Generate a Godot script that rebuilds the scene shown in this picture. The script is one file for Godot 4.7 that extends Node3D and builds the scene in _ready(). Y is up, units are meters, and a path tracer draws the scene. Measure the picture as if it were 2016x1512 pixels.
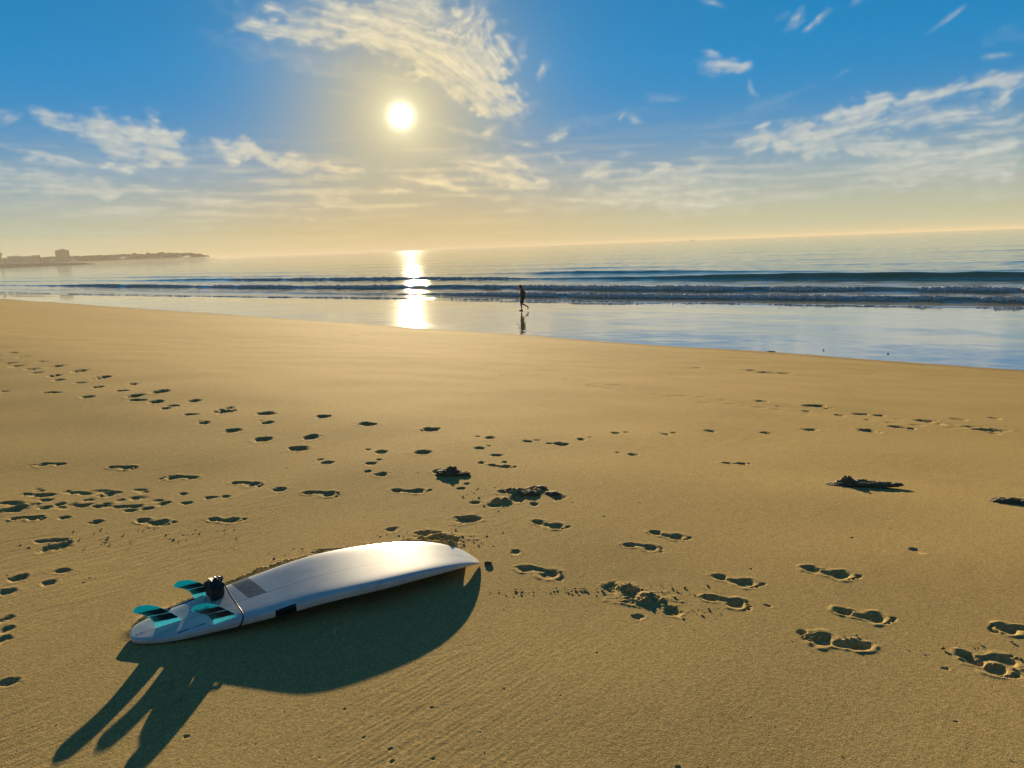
extends Node3D
# A beach at low sun: an upturned surfboard on footprinted sand, a walker on the wet sand, surf, a far headland.
# World: y up, metres. The camera stands at the origin, 1.75 m above the flat top of the beach.
# The shore runs obliquely: "off" is the distance towards the sea (beach frame), "along" the distance along the shore.

const EXPOSURE := 2.3
const SEA := -2.707          # height of the calm sea
const WET := -2.327          # height where the dry slope meets the wet flat
const EDGE := 26.4           # distance off at which it does

# Dents in the sand (footprints): x, z, half length, half width, turn, depth
const DENTS: Array[float] = [
	-10.289,-15.798,.09,.22,.028,.025, -9.704,-14.562,.043,.155,.126,.012, -9.173,-14.018,.086,.143,.124,.024, -9.567,-15.015,.086,.22,.043,.024, -8.754,-13.541,.1,.165,.129,.028,
	-8.218,-13.086,.102,.123,.119,.028, -7.832,-12.582,.093,.141,.13,.026, -8.696,-14.191,.078,.15,.041,.022, -7.971,-13.432,.111,.22,.046,.031, -7.3,-12.171,.094,.158,.116,.026,
	-6.959,-11.686,.086,.12,.129,.024, -7.214,-12.753,.105,.22,.038,.029, -6.39,-11.88,.12,.22,.046,.034, -6.423,-11.348,.104,.068,.108,.018, -5.941,-10.89,.083,.103,.105,.023,
	-5.561,-11.166,.082,.111,.038,.023, -7.171,-10.752,.071,.06,.196,.016, -6.34,-10.483,.159,.075,.166,.02, -5.617,-10.022,.099,.086,.145,.023, -5.37,-10.464,.094,.076,.09,.021,
	-4.795,-10.373,.114,.19,.04,.032, -4.979,-10.026,.09,.139,.092,.025, -4.812,-9.7,.116,.08,.104,.022, -4.499,-9.572,.095,.126,.089,.026, -4.154,-9.268,.098,.058,.084,.016,
	-4.158,-9.081,.065,.07,.1,.018, -4.036,-9.62,.084,.113,.043,.023, -3.379,-8.831,.106,.16,.053,.03, -3.398,-9.055,.058,.099,.038,.016, -3.691,-8.636,.086,.063,.095,.017,
	-3.346,-8.152,.066,.077,.103,.018, -3.425,-8.241,.029,.035,.104,.008, -2.83,-8.668,.103,.117,.019,.029, -2.646,-8.12,.064,.089,.053,.018, -2.752,-8.215,.029,.035,.056,.008,
	-2.131,-8.431,.092,.1,-.023,.025, -2.891,-7.738,.101,.079,.096,.021, -2.448,-7.311,.09,.105,.092,.025, -1.989,-7.365,.082,.117,.057,.023, -1.986,-6.899,.094,.093,.085,.025,
	-1.687,-6.465,.034,.035,.092,.009, -1.6,-6.354,.06,.052,.091,.014, -1.792,-5.619,.052,.055,.118,.014, -3.776,-5.743,.072,.035,.115,.01, -3.607,-5.699,.064,.052,.115,.014,
	-3.529,-5.567,.062,.035,.113,.009, -3.494,-5.776,.029,.035,.117,.008, -3.387,-5.733,.085,.035,.116,.009, -3.123,-5.644,.077,.049,.115,.013, -3.073,-5.704,.049,.035,.116,.009,
	-2.852,-5.696,.035,.035,.117,.009, -3.367,-5.459,.041,.047,.111,.011, -3.43,-5.378,.029,.035,.109,.008, -3.163,-5.395,.06,.035,.11,.009, -3.012,-5.377,.073,.04,.11,.011,
	-2.859,-5.353,.066,.035,.11,.009, -2.754,-5.348,.053,.044,.11,.012, -2.638,-5.289,.046,.043,.109,.012, -2.57,-5.395,.046,.059,.112,.013, -2.753,-5.265,.052,.035,.109,.009,
	-3.779,-5.533,.111,.044,.112,.012, -3.157,-5.145,.045,.035,.105,.009, -2.876,-5.043,.044,.045,.104,.012, -3.047,-4.701,.053,.036,.097,.01, -2.951,-4.713,.07,.04,.098,.011,
	-2.935,-4.588,.051,.069,.095,.014, -2.876,-4.611,.055,.069,.096,.015, -2.518,-5.609,.034,.035,.116,.009, -2.397,-5.379,.046,.035,.112,.009, -2.153,-5.488,.04,.035,.114,.009,
	-2.27,-5.485,.053,.035,.114,.009, -1.555,-7.985,.101,.101,-.032,.027, -.859,-7.754,.102,.098,-.074,.026, -.358,-7.378,.037,.04,-.075,.01, -.229,-7.305,.057,.088,-.081,.016,
	.129,-7.172,.053,.058,-.099,.015, .224,-7.249,.047,.035,-.116,.009, .333,-7.108,.046,.038,-.11,.01, .445,-7.093,.075,.087,-.122,.021, .66,-7.371,.049,.077,-.177,.014,
	.764,-7.501,.029,.035,-.204,.008, 1.055,-7.82,.057,.064,-.212,.016, 1.175,-7.885,.038,.039,-.213,.011, 1.591,-7.853,.048,.078,-.21,.013, 1.709,-7.988,.043,.041,-.213,.011,
	-1.327,-6.811,.035,.035,.051,.009, -1.188,-6.7,.059,.082,.047,.016, -.828,-6.664,.084,.09,.024,.023, -1.211,-6.289,.048,.051,.073,.013, -1.164,-6.407,.03,.035,.064,.008,
	-.315,-6.825,.053,.065,-.026,.015, -.237,-6.926,.029,.035,-.039,.008, -.158,-6.551,.083,.045,-.015,.012, -1.195,-6.033,.04,.035,.084,.009, -1.067,-5.95,.056,.057,.081,.015,
	-.62,-6.004,.056,.059,.053,.016, -.284,-6.264,.036,.046,.017,.01, -.087,-6.281,.032,.047,.002,.009, -.406,-5.524,.039,.035,.065,.009, -.369,-5.643,.029,.035,.058,.008,
	-.09,-5.411,.048,.053,.054,.013, .005,-5.247,.061,.091,.056,.017, .098,-5.424,.04,.054,.043,.011, .045,-5.363,.037,.038,.049,.01, .12,-5.098,.036,.047,.057,.01,
	.294,-5.249,.055,.074,.041,.015, -.287,-5.175,.046,.035,.074,.009, -.149,-5.113,.054,.059,.069,.015, .932,-6.748,.029,.036,-.122,.008, 1.062,-6.663,.051,.062,-.126,.014,
	.474,-3.725,.044,.055,.081,.012, .577,-3.629,.056,.083,.079,.016, -.319,-4.838,.08,.075,.085,.02, -.803,-4.689,.045,.042,.101,.011, .732,-3.441,.049,.05,.077,.013,
	.557,-3.403,.029,.035,.078,.008, .664,-3.572,.029,.035,.078,.008, 4.083,-8.626,.108,.141,-.216,.03, 2.156,-8.21,.061,.085,-.216,.017, 2.777,-8.217,.069,.087,-.213,.019,
	3.393,-8.559,.092,.077,-.218,.021, 2.277,-4.151,.029,.059,-.002,.008, 3.7,-11.209,.105,.128,-.282,.029, 3.784,-10.652,.05,.146,-.268,.014, 4.326,-9.951,.075,.105,-.247,.021,
	4.694,-10.148,.129,.083,-.25,.022, 4.918,-10.084,.097,.082,-.247,.022, 5.358,-9.469,.077,.151,-.23,.021, 6.562,-10.21,.068,.12,-.24,.019, 5.331,-9.703,.141,.105,-.235,.028,
	4.632,-9.02,.1,.112,-.223,.028, 4.711,-8.929,.085,.088,-.22,.024, 5.786,-9.085,.223,.119,-.218,.032, 5.9,-9.91,.081,.139,-.237,.023, 5.654,-8.796,.051,.09,-.212,.014,
	4.537,-9.571,.054,.074,-.237,.015, 4.002,-10.259,.064,.082,-.257,.018, 4.454,-10.663,.085,.089,-.264,.024, 4.355,-10.86,.207,.123,-.269,.033, -2.842,-4.126,.049,.053,.086,.014,
	-2.791,-3.937,.049,.044,.083,.012, -2.62,-4.042,.04,.04,.085,.011, -2.639,-4.21,.056,.037,.088,.01, -2.578,-3.605,.03,.045,.077,.008, -2.503,-3.488,.03,.047,.075,.008,
	-2.455,-3.393,.029,.048,.073,.008, -2.185,-3.012,.044,.037,.066,.01, -5.944,-29.028,.291,.22,-.794,.034, 5.712,-18.046,.212,.22,-.42,.034, 5.91,-17.551,.291,.22,-.408,.034,
	6.279,-17.431,.236,.22,-.402,.034, 4.468,-18.405,.12,.22,-.439,.034, -1.234,-4.204,.117,.042,.091,.011, -1.12,-4.351,.106,.044,.094,.012, -.566,-4.562,.078,.076,.099,.02,
	-.463,-4.471,.092,.055,.098,.015, -.015,-4.248,.029,.041,.089,.008, -3.658,-5.366,.116,.076,.109,.02, -3.758,-19.406,.175,.1,-.561,.006, -.388,-14.822,.073,.1,-.407,.006,
	-5.579,-21.146,.079,.1,-.63,.006, -3.365,-19.218,.136,.1,-.551,.006, -.583,-16.184,.075,.1,-.443,.006, -4.668,-20.734,.06,.1,-.606,.006, -7.191,-24.946,.241,.1,-.74,.006,
	.52,-14.477,.144,.1,-.389,.006, .679,-14.306,.091,.082,-.383,.006, -6.034,-23.205,.219,.1,-.683,.006, .709,-14,.122,.1,-.375,.006, .932,-13.875,.095,.1,-.37,.006,
	-6.956,-25.006,.112,.1,-.737,.006, -2.123,-16.248,.109,.1,-.463,.006, 1.025,-13.781,.078,.1,-.367,.006, 1.229,-13.663,.091,.1,-.362,.006, .52,-14.6,.085,.1,-.392,.006,
	.667,-14.692,.078,.1,-.393,.006, .964,-13.576,.127,.1,-.362,.006, -5.632,-22.583,.201,.1,-.663,.006, .432,-14.201,.112,.1,-.383,.006, 1.139,-13.599,.063,.1,-.361,.006,
	-2.094,-17.736,.082,.1,-.499,.006, -3.635,-19.71,.165,.1,-.567,.006, -.545,-15.505,.077,.1,-.426,.006, -.174,-14.087,.104,.1,-.386,.006, -6.885,-23.18,.203,.1,-.698,.006,
	-1.599,-15.797,.148,.1,-.445,.006, -1.202,-17.256,.14,.1,-.476,.006, 1.28,-14.005,.084,.1,-.37,.006, -2.047,-18.64,.087,.1,-.519,.006, -2.921,-18.878,.141,.1,-.537,.006,
	1.312,-12.687,.095,.1,-.337,.006, -.236,-14.907,.08,.1,-.408,.006, .55,-17.317,.048,.1,-.456,.006, -5.238,-26.004,.152,.1,-.726,.006, .711,-15.714,.096,.1,-.417,.006,
	-2.938,-21.087,.063,.1,-.587,.006, 3.42,-16.047,.054,.1,-.398,.006, -2.861,-22.403,.052,.1,-.615,.006, -2.766,-20.347,.135,.1,-.568,.006, 4.305,-17.989,.086,.1,-.432,.006,
	-1.799,-21.118,.065,.1,-.572,.006, 2.686,-16.719,.129,.1,-.42,.006, .827,-16.298,.064,.082,-.43,.006, .343,-16.974,.059,.1,-.451,.006, 3.77,-17.045,.089,.1,-.416,.006,
	4.298,-16.405,.111,.1,-.397,.006, -1.527,-20.351,.069,.1,-.551,.006, -2.44,-19.634,.067,.1,-.548,.006, -3.828,-23.504,.115,.1,-.653,.006, -4.688,-24.275,.063,.1,-.683,.006,
	1.466,-16.3,.075,.1,-.423,.006, -.569,-18.459,.106,.1,-.496,.006, -1.164,-19.381,.048,.1,-.525,.006, 4.279,-16.456,.049,.1,-.399,.006, 1.709,-12.977,.156,.1,-.341,.006,
	2.357,-11.425,.13,.1,-.297,.006, 4.724,-9.37,.102,.1,-.231,.006, 3.113,-10.752,.074,.1,-.275,.006, 2.211,-11.766,.062,.1,-.307,.006, 3.925,-9.964,.105,.1,-.25,.006,
	2.852,-11.436,.108,.094,-.294,.006, 5.405,-9.561,.065,.098,-.231,.006, 5.527,-9.433,.066,.093,-.228,.006, 1.314,-12.518,.076,.097,-.333,.006, 2.656,-11.641,.125,.1,-.3,.006,
	5.68,-9.273,.087,.1,-.223,.006, 1.784,-12.066,.096,.1,-.318,.006, 4.971,-9.268,.068,.099,-.227,.006, 1.446,-12.654,.093,.1,-.335,.006, 5.756,-8.924,.052,.1,-.214,.006,
	2.78,-10.826,.103,.1,-.279,.006, 1.501,-13.167,.051,.1,-.347,.006, 5.617,-9.281,.119,.093,-.223,.006, 3.232,-10.601,.06,.076,-.27,.006, 3.117,-11.176,.085,.1,-.285,.006,
	2.459,-11.487,.069,.092,-.298,.006, 5.709,-9.326,.096,.063,-.224,.006, 3.636,-10.323,.094,.088,-.261,.006, 2.06,-12.117,.044,.1,-.317,.006, 2.506,-11.655,.119,.084,-.302,.006,
	1.654,-12.778,.068,.1,-.336,.006, 5.01,-9.282,.086,.09,-.227,.006, 1.812,-13.054,.061,.1,-.342,.006, 2.895,-11.576,.096,.1,-.297,.006, 3.927,-10.077,.076,.051,-.253,.006,
	1.575,-12.407,.129,.1,-.328,.006, 3.45,-10.496,.128,.081,-.266,.006, 5.498,-9.255,.071,.1,-.224,.006, 5.361,-9.139,.104,.092,-.222,.006, 1.856,-12.981,.132,.1,-.34,.006,
	1.376,-13.782,.072,.1,-.364,.006, 5.818,-9.264,.062,.1,-.222,.006, 1.34,-12.902,.086,.1,-.342,.006, 5.024,-9.778,.07,.076,-.239,.006, 5.011,-17.308,.167,.1,-.41,.006,
	6.331,-19.082,.182,.1,-.435,.006, 5.336,-19.151,.217,.1,-.446,.006, 5.7,-17.649,.059,.1,-.411,.006, 5.455,-18.541,.148,.1,-.432,.006, 5.315,-17.183,.108,.1,-.405,.006,
	5.408,-18.448,.134,.1,-.431,.006, 6.262,-17.042,.059,.1,-.393,.006, 4.623,-17.499,.069,.1,-.418,.006, 5.085,-17.916,.111,.1,-.423,.006, 9.142,-17.013,.104,.1,-.369,.006,
	8.431,-17.84,.09,.1,-.391,.006, 8.811,-16.696,.125,.1,-.365,.006, 11.115,-16.833,.106,.1,-.351,.006, 9.28,-15.976,.109,.1,-.347,.006, 8.095,-17.265,.178,.1,-.383,.006,
	8.507,-17.682,.194,.1,-.388,.006, 7.941,-17.966,.095,.1,-.398,.006, 8.52,-17.118,.11,.1,-.376,.006, 9.265,-16.323,.053,.1,-.354,.006, 9.817,-15.668,.155,.1,-.337,.006,
	11.15,-17.208,.177,.1,-.358,.006, 8.726,-17.734,.132,.1,-.387,.006, 9.935,-17.108,.107,.1,-.365,.006, 8.705,-17.024,.172,.1,-.373,.006, 8.471,-17.986,.121,.1,-.394,.006,
	-2.851,-5.533,.031,.045,.114,.006, -2.813,-5.358,.032,.035,.11,.006, -3.001,-5.423,.051,.035,.111,.006, -3.195,-5.413,.08,.035,.11,.006, -3.284,-5.369,.057,.035,.109,.006,
	-3.138,-5.433,.047,.035,.111,.006, -3.652,-5.442,.044,.038,.11,.006, -3.705,-5.433,.071,.035,.11,.006, -2.64,-5.46,.059,.037,.113,.006, -2.825,-5.554,.091,.04,.114,.006,
	-3.418,-5.391,.086,.046,.11,.006, -2.944,-5.5,.036,.041,.113,.006, -3.197,-5.531,.049,.035,.113,.006, -3.266,-5.433,.036,.047,.111,.006, -3.561,-5.474,.056,.035,.111,.006,
	-3.731,-5.499,.06,.035,.111,.006, -3.59,-5.434,.048,.035,.11,.006, -3.626,-5.423,.071,.035,.11,.006, -3.282,-5.698,.085,.04,.116,.006, -2.901,-5.745,.07,.037,.117,.006,
	-3.683,-5.703,.074,.035,.115,.006, -3.672,-5.722,.053,.047,.115,.006, -3.22,-5.747,.084,.049,.117,.006, -3.111,-5.691,.069,.048,.116,.006, -3.135,-5.714,.061,.035,.116,.006,
	-3.782,-5.863,.03,.035,.118,.006, -3.736,-5.815,.051,.05,.117,.006, -3.305,-5.702,.053,.035,.116,.006
]
# Bare footprints: heel x, z, toe x, z, left or right foot
const FEET: Array[float] = [
	1.542,-3.919,1.767,-3.747,1,
	1.503,-3.415,1.716,-3.274,1,
	1.503,-3.062,1.235,-3.173,-1,
	1.031,-3.842,1.239,-3.683,1,
	.626,-4.309,.847,-4.215,-1,
	.821,-4.524,1.025,-4.372,1,
	.106,-4.756,.31,-4.59,1,
	.002,-4.029,.248,-3.881,-1,
	-3.969,-6.619,-4.3,-6.631,1,
	-3.502,-6.447,-3.234,-6.381,-1,
	-2.574,-6.033,-2.889,-6.073,1,
	-2.231,-5.855,-1.951,-5.755,-1,
	-2.094,-5.012,-1.843,-4.946,1,
	-1.584,-5.524,-1.288,-5.454,-1,
	-.953,-5.543,-.61,-5.463,1,
	1.795,-6.43,2.034,-6.405,1,
	.958,-3.565,1.081,-3.489,-1,
	-2.611,-5.066,-2.307,-4.926,1,
	-3.51,-5.161,-3.311,-5.16,-1,
	-.164,-6.172,-.059,-6.119,1,
	2.295,-3.17,2.141,-3.195,1,
	1.867,-2.965,1.926,-2.823,1,
	1.874,-2.923,2.043,-2.923,-1
]
# Clouds: azimuth, height, axis in azimuth and height (degrees), half width, density
const CLOUDS: Array[float] = [
	-11.96,14.67,5.93,-0.72,0.91,0.75, -6.48,14.15,4.97,-1.56,1.21,0.80, -3.22,12.45,3.05,-2.51,1.52,0.85, -0.25,10.57,2.01,-1.69,1.36,0.85, -9.82,15.98,5.84,-0.54,0.91,0.50,
	-5.31,16.08,4.37,-1.11,1.29,0.60, -2.01,15.20,1.50,1.71,1.14,0.60, -0.69,12.97,1.04,-1.78,1.74,0.80, 1.15,9.62,1.71,0.21,0.42,0.60, 1.65,13.43,0.49,0.69,0.42,0.40,
	3.02,11.83,0.57,0.57,0.38,0.55, -14.68,14.15,3.07,-0.54,0.45,0.55, -15.96,14.50,1.92,-0.26,0.34,0.50, -7.92,13.46,3.51,-1.35,0.53,0.60, -4.17,11.33,2.04,-1.82,0.53,0.60,
	-1.89,10.29,1.47,-1.47,0.61,0.65, -31.36,8.55,0.78,0.34,0.42,0.65, -28.96,8.60,1.29,-0.20,0.57,0.70, -24.65,7.58,3.33,-0.50,1.36,0.90, -22.74,7.05,1.79,-0.38,0.91,0.80,
	-17.98,6.89,2.77,-0.40,0.76,0.90, -14.37,6.04,3.20,-0.61,0.61,0.80, -10.92,5.65,1.58,-0.14,0.34,0.60, -26.21,8.04,1.59,-0.59,0.68,0.70, -30.19,5.20,5.31,-0.70,0.98,0.60,
	-29.75,6.60,2.56,-0.45,0.23,0.50, -23.96,4.21,5.31,-0.65,0.49,0.50, -27.07,3.08,8.67,-0.65,0.53,0.45, -19.29,3.43,5.00,-0.46,0.27,0.55, -15.68,2.60,6.28,-0.50,0.23,0.50,
	-28.64,1.99,7.25,-0.17,0.61,0.35, -26.66,4.13,1.48,-0.01,0.15,0.60, -5.60,4.80,3.04,-0.56,0.57,0.60, -7.82,4.12,1.52,-0.04,0.27,0.60, -12.46,3.92,1.89,-0.34,0.53,0.50,
	-10.03,3.16,5.02,-0.58,0.34,0.45, -3.81,4.26,2.51,-0.51,0.30,0.50, 0.26,5.01,2.85,-0.70,0.91,0.70, -1.91,5.68,1.42,-0.34,0.34,0.50, 2.07,4.30,1.83,-0.07,0.45,0.50,
	-2.53,8.02,2.82,-0.66,0.23,0.45, -0.91,7.93,1.14,0.45,0.34,0.50, 1.11,8.48,0.40,-0.34,0.30,0.45, 3.98,7.61,0.87,0.47,0.42,0.65, 4.12,5.98,0.43,-0.26,0.30,0.50,
	3.22,6.33,0.44,-0.02,0.19,0.45, 1.61,7.12,1.15,-0.20,0.19,0.50, 6.83,5.13,1.13,0.57,0.61,0.70, 8.82,6.00,1.07,-0.06,0.27,0.50, 9.44,8.35,0.66,-0.27,0.23,0.45,
	8.59,8.63,0.25,0.31,0.15,0.40, -7.34,11.70,1.12,-0.10,0.19,0.35, -10.91,10.65,2.04,-0.35,0.11,0.25, 11.47,4.52,2.93,0.25,0.57,0.65, 13.57,4.99,1.51,0.23,0.38,0.65,
	14.27,3.71,3.23,-0.46,0.34,0.50, 10.76,3.12,5.92,-0.29,0.83,0.50, 3.86,2.92,4.38,-0.18,0.76,0.50, 14.62,2.52,7.01,-0.36,0.76,0.40, 11.12,5.29,1.75,-0.19,0.11,0.50,
	15.38,11.40,1.72,-0.24,0.53,0.70, 16.74,11.12,0.64,0.05,0.30,0.60, 17.36,9.74,0.22,-0.76,0.27,0.50, 14.47,12.29,0.73,-0.13,0.15,0.40, 11.48,9.64,1.72,0.02,0.30,0.35,
	14.25,6.47,0.50,-0.16,0.15,0.30, 18.11,6.44,1.89,0.33,0.76,0.85, 20.88,5.74,2.36,-0.27,0.83,0.90, 22.42,6.94,3.68,0.90,0.91,0.80, 26.04,6.82,3.84,0.48,1.29,0.70,
	28.53,8.46,3.05,0.63,0.45,0.80, 31.08,8.70,2.00,0.20,0.38,0.80, 29.97,7.17,2.51,-0.09,0.68,0.55, 32.16,8.07,0.96,0.51,0.68,0.70, 32.02,6.36,1.89,0.09,0.30,0.80,
	25.07,5.41,2.50,-0.44,0.53,0.75, 28.75,4.42,4.27,0.13,0.98,0.65, 31.88,4.45,2.24,0.34,1.29,0.60, 26.34,3.60,2.71,0.11,0.61,0.65, 30.21,3.04,3.71,-0.27,0.83,0.50,
	24.22,7.77,2.10,0.81,0.34,0.40, -10.47,11.87,6.75,-1.65,0.53,0.22, -14.78,13.07,5.24,-0.98,0.61,0.20, 2.11,5.54,5.77,-0.83,0.98,0.30, -4.05,6.79,4.27,-0.86,0.61,0.25,
	12.17,3.68,7.47,-0.02,1.29,0.30, 21.26,3.84,6.65,0.03,1.14,0.30, -23.77,5.95,8.19,-1.23,1.14,0.30, 17.90,8.51,4.38,1.35,0.45,0.20, 6.88,8.42,4.15,0.59,0.45,0.20,
	14.77,15.16,0.84,-0.36,0.19,0.50, 19.96,13.64,0.63,0.71,0.34,0.60, 21.33,13.48,0.84,0.72,0.27,0.65, 23.65,14.30,0.40,0.17,0.23,0.50, 28.79,12.56,1.10,0.64,0.15,0.50,
	31.52,10.00,0.73,-0.17,0.23,0.45, 31.82,11.26,1.26,-0.08,0.34,0.30, 19.07,13.96,0.54,0.23,0.23,0.35, 22.77,10.08,0.77,0.37,0.11,0.20
]

var rng := RandomNumberGenerator.new()
var n_fine := FastNoiseLite.new()
var n_mid := FastNoiseLite.new()
var n_big := FastNoiseLite.new()
var taken := {}
var M := {}


func _ready() -> void:
	rng.seed = 20240611
	setup_noise()
	make_camera()
	var sun_dir := direction(-7.072, 9.199)
	make_sun(sun_dir)
	make_world(sun_dir)
	make_materials()
	make_beach()
	make_wet_sand()
	make_sea()
	make_foam()
	make_headland()
	make_mist()
	make_ship()
	make_surfboard()
	make_leash()
	make_person()
	make_heaps()
	make_crumbs()


func direction(az: float, el: float) -> Vector3:
	var a := deg_to_rad(az)
	var e := deg_to_rad(el)
	return Vector3(sin(a) * cos(e), sin(e), -cos(a) * cos(e))


func setup_noise() -> void:
	for n in [n_fine, n_mid, n_big]:
		n.noise_type = FastNoiseLite.TYPE_SIMPLEX_SMOOTH
		n.fractal_type = FastNoiseLite.FRACTAL_NONE
		n.frequency = 1.0
	n_fine.seed = 11
	n_mid.seed = 23
	n_mid.fractal_type = FastNoiseLite.FRACTAL_FBM
	n_mid.fractal_octaves = 3
	n_big.seed = 37


func make_camera() -> void:
	var cam := Camera3D.new()
	cam.name = "camera"
	cam.position = Vector3(0, 1.75, 0)
	cam.basis = Basis(Vector3.RIGHT, deg_to_rad(-10.1)) * Basis(Vector3.BACK, deg_to_rad(-2.1))
	cam.fov = 53.03
	cam.near = 0.05
	cam.far = 60000.0
	add_child(cam)
	cam.current = true


func make_sun(sun_dir: Vector3) -> void:
	var sun := DirectionalLight3D.new()
	sun.name = "sun"
	sun.light_color = Color(1.0, 0.80, 0.50).linear_to_srgb()
	sun.light_energy = 1.6
	sun.light_angular_distance = 0.53
	sun.shadow_enabled = true
	add_child(sun)
	sun.look_at_from_position(Vector3.ZERO, -sun_dir, Vector3.UP)


# ------------------------------------------------------------------ sky

func sky_base(az: float, el: float, sa: float, se: float) -> Vector3:
	# clear air: blue deepens with height, cream at the horizon, gold round the sun (display values before exposure)
	var da := az - sa
	if da > 180.0:
		da -= 360.0
	if da < -180.0:
		da += 360.0
	var ch := cos(deg_to_rad(el)) * cos(deg_to_rad(se)) * cos(deg_to_rad(da)) + sin(deg_to_rad(el)) * sin(deg_to_rad(se))
	var g := rad_to_deg(acos(clampf(ch, -1.0, 1.0)))
	var low := exp(-pow(maxf(el, 0.0) / 5.7, 2.0))
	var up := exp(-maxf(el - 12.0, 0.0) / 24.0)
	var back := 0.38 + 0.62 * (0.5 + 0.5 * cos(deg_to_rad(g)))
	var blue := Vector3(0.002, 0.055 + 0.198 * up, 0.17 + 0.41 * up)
	var cream := Vector3(0.55, 0.565, 0.375)
	var warm := exp(-pow(absf(da) / 17.0, 2.0))
	cream = cream.lerp(Vector3(0.71, 0.535, 0.25), warm)
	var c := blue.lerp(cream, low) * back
	c = c.lerp(Vector3(0.64, 0.54, 0.30), 0.86 * exp(-pow(g / 7.3, 2.0)) + 0.05 * exp(-pow(g / 19.0, 2.0)))
	var core := 4.5 * exp(-pow(g / 0.58, 2.0)) + 0.95 * exp(-g / 1.05)
	c += Vector3(1.0, 0.93, 0.58) * core
	return c


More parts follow.
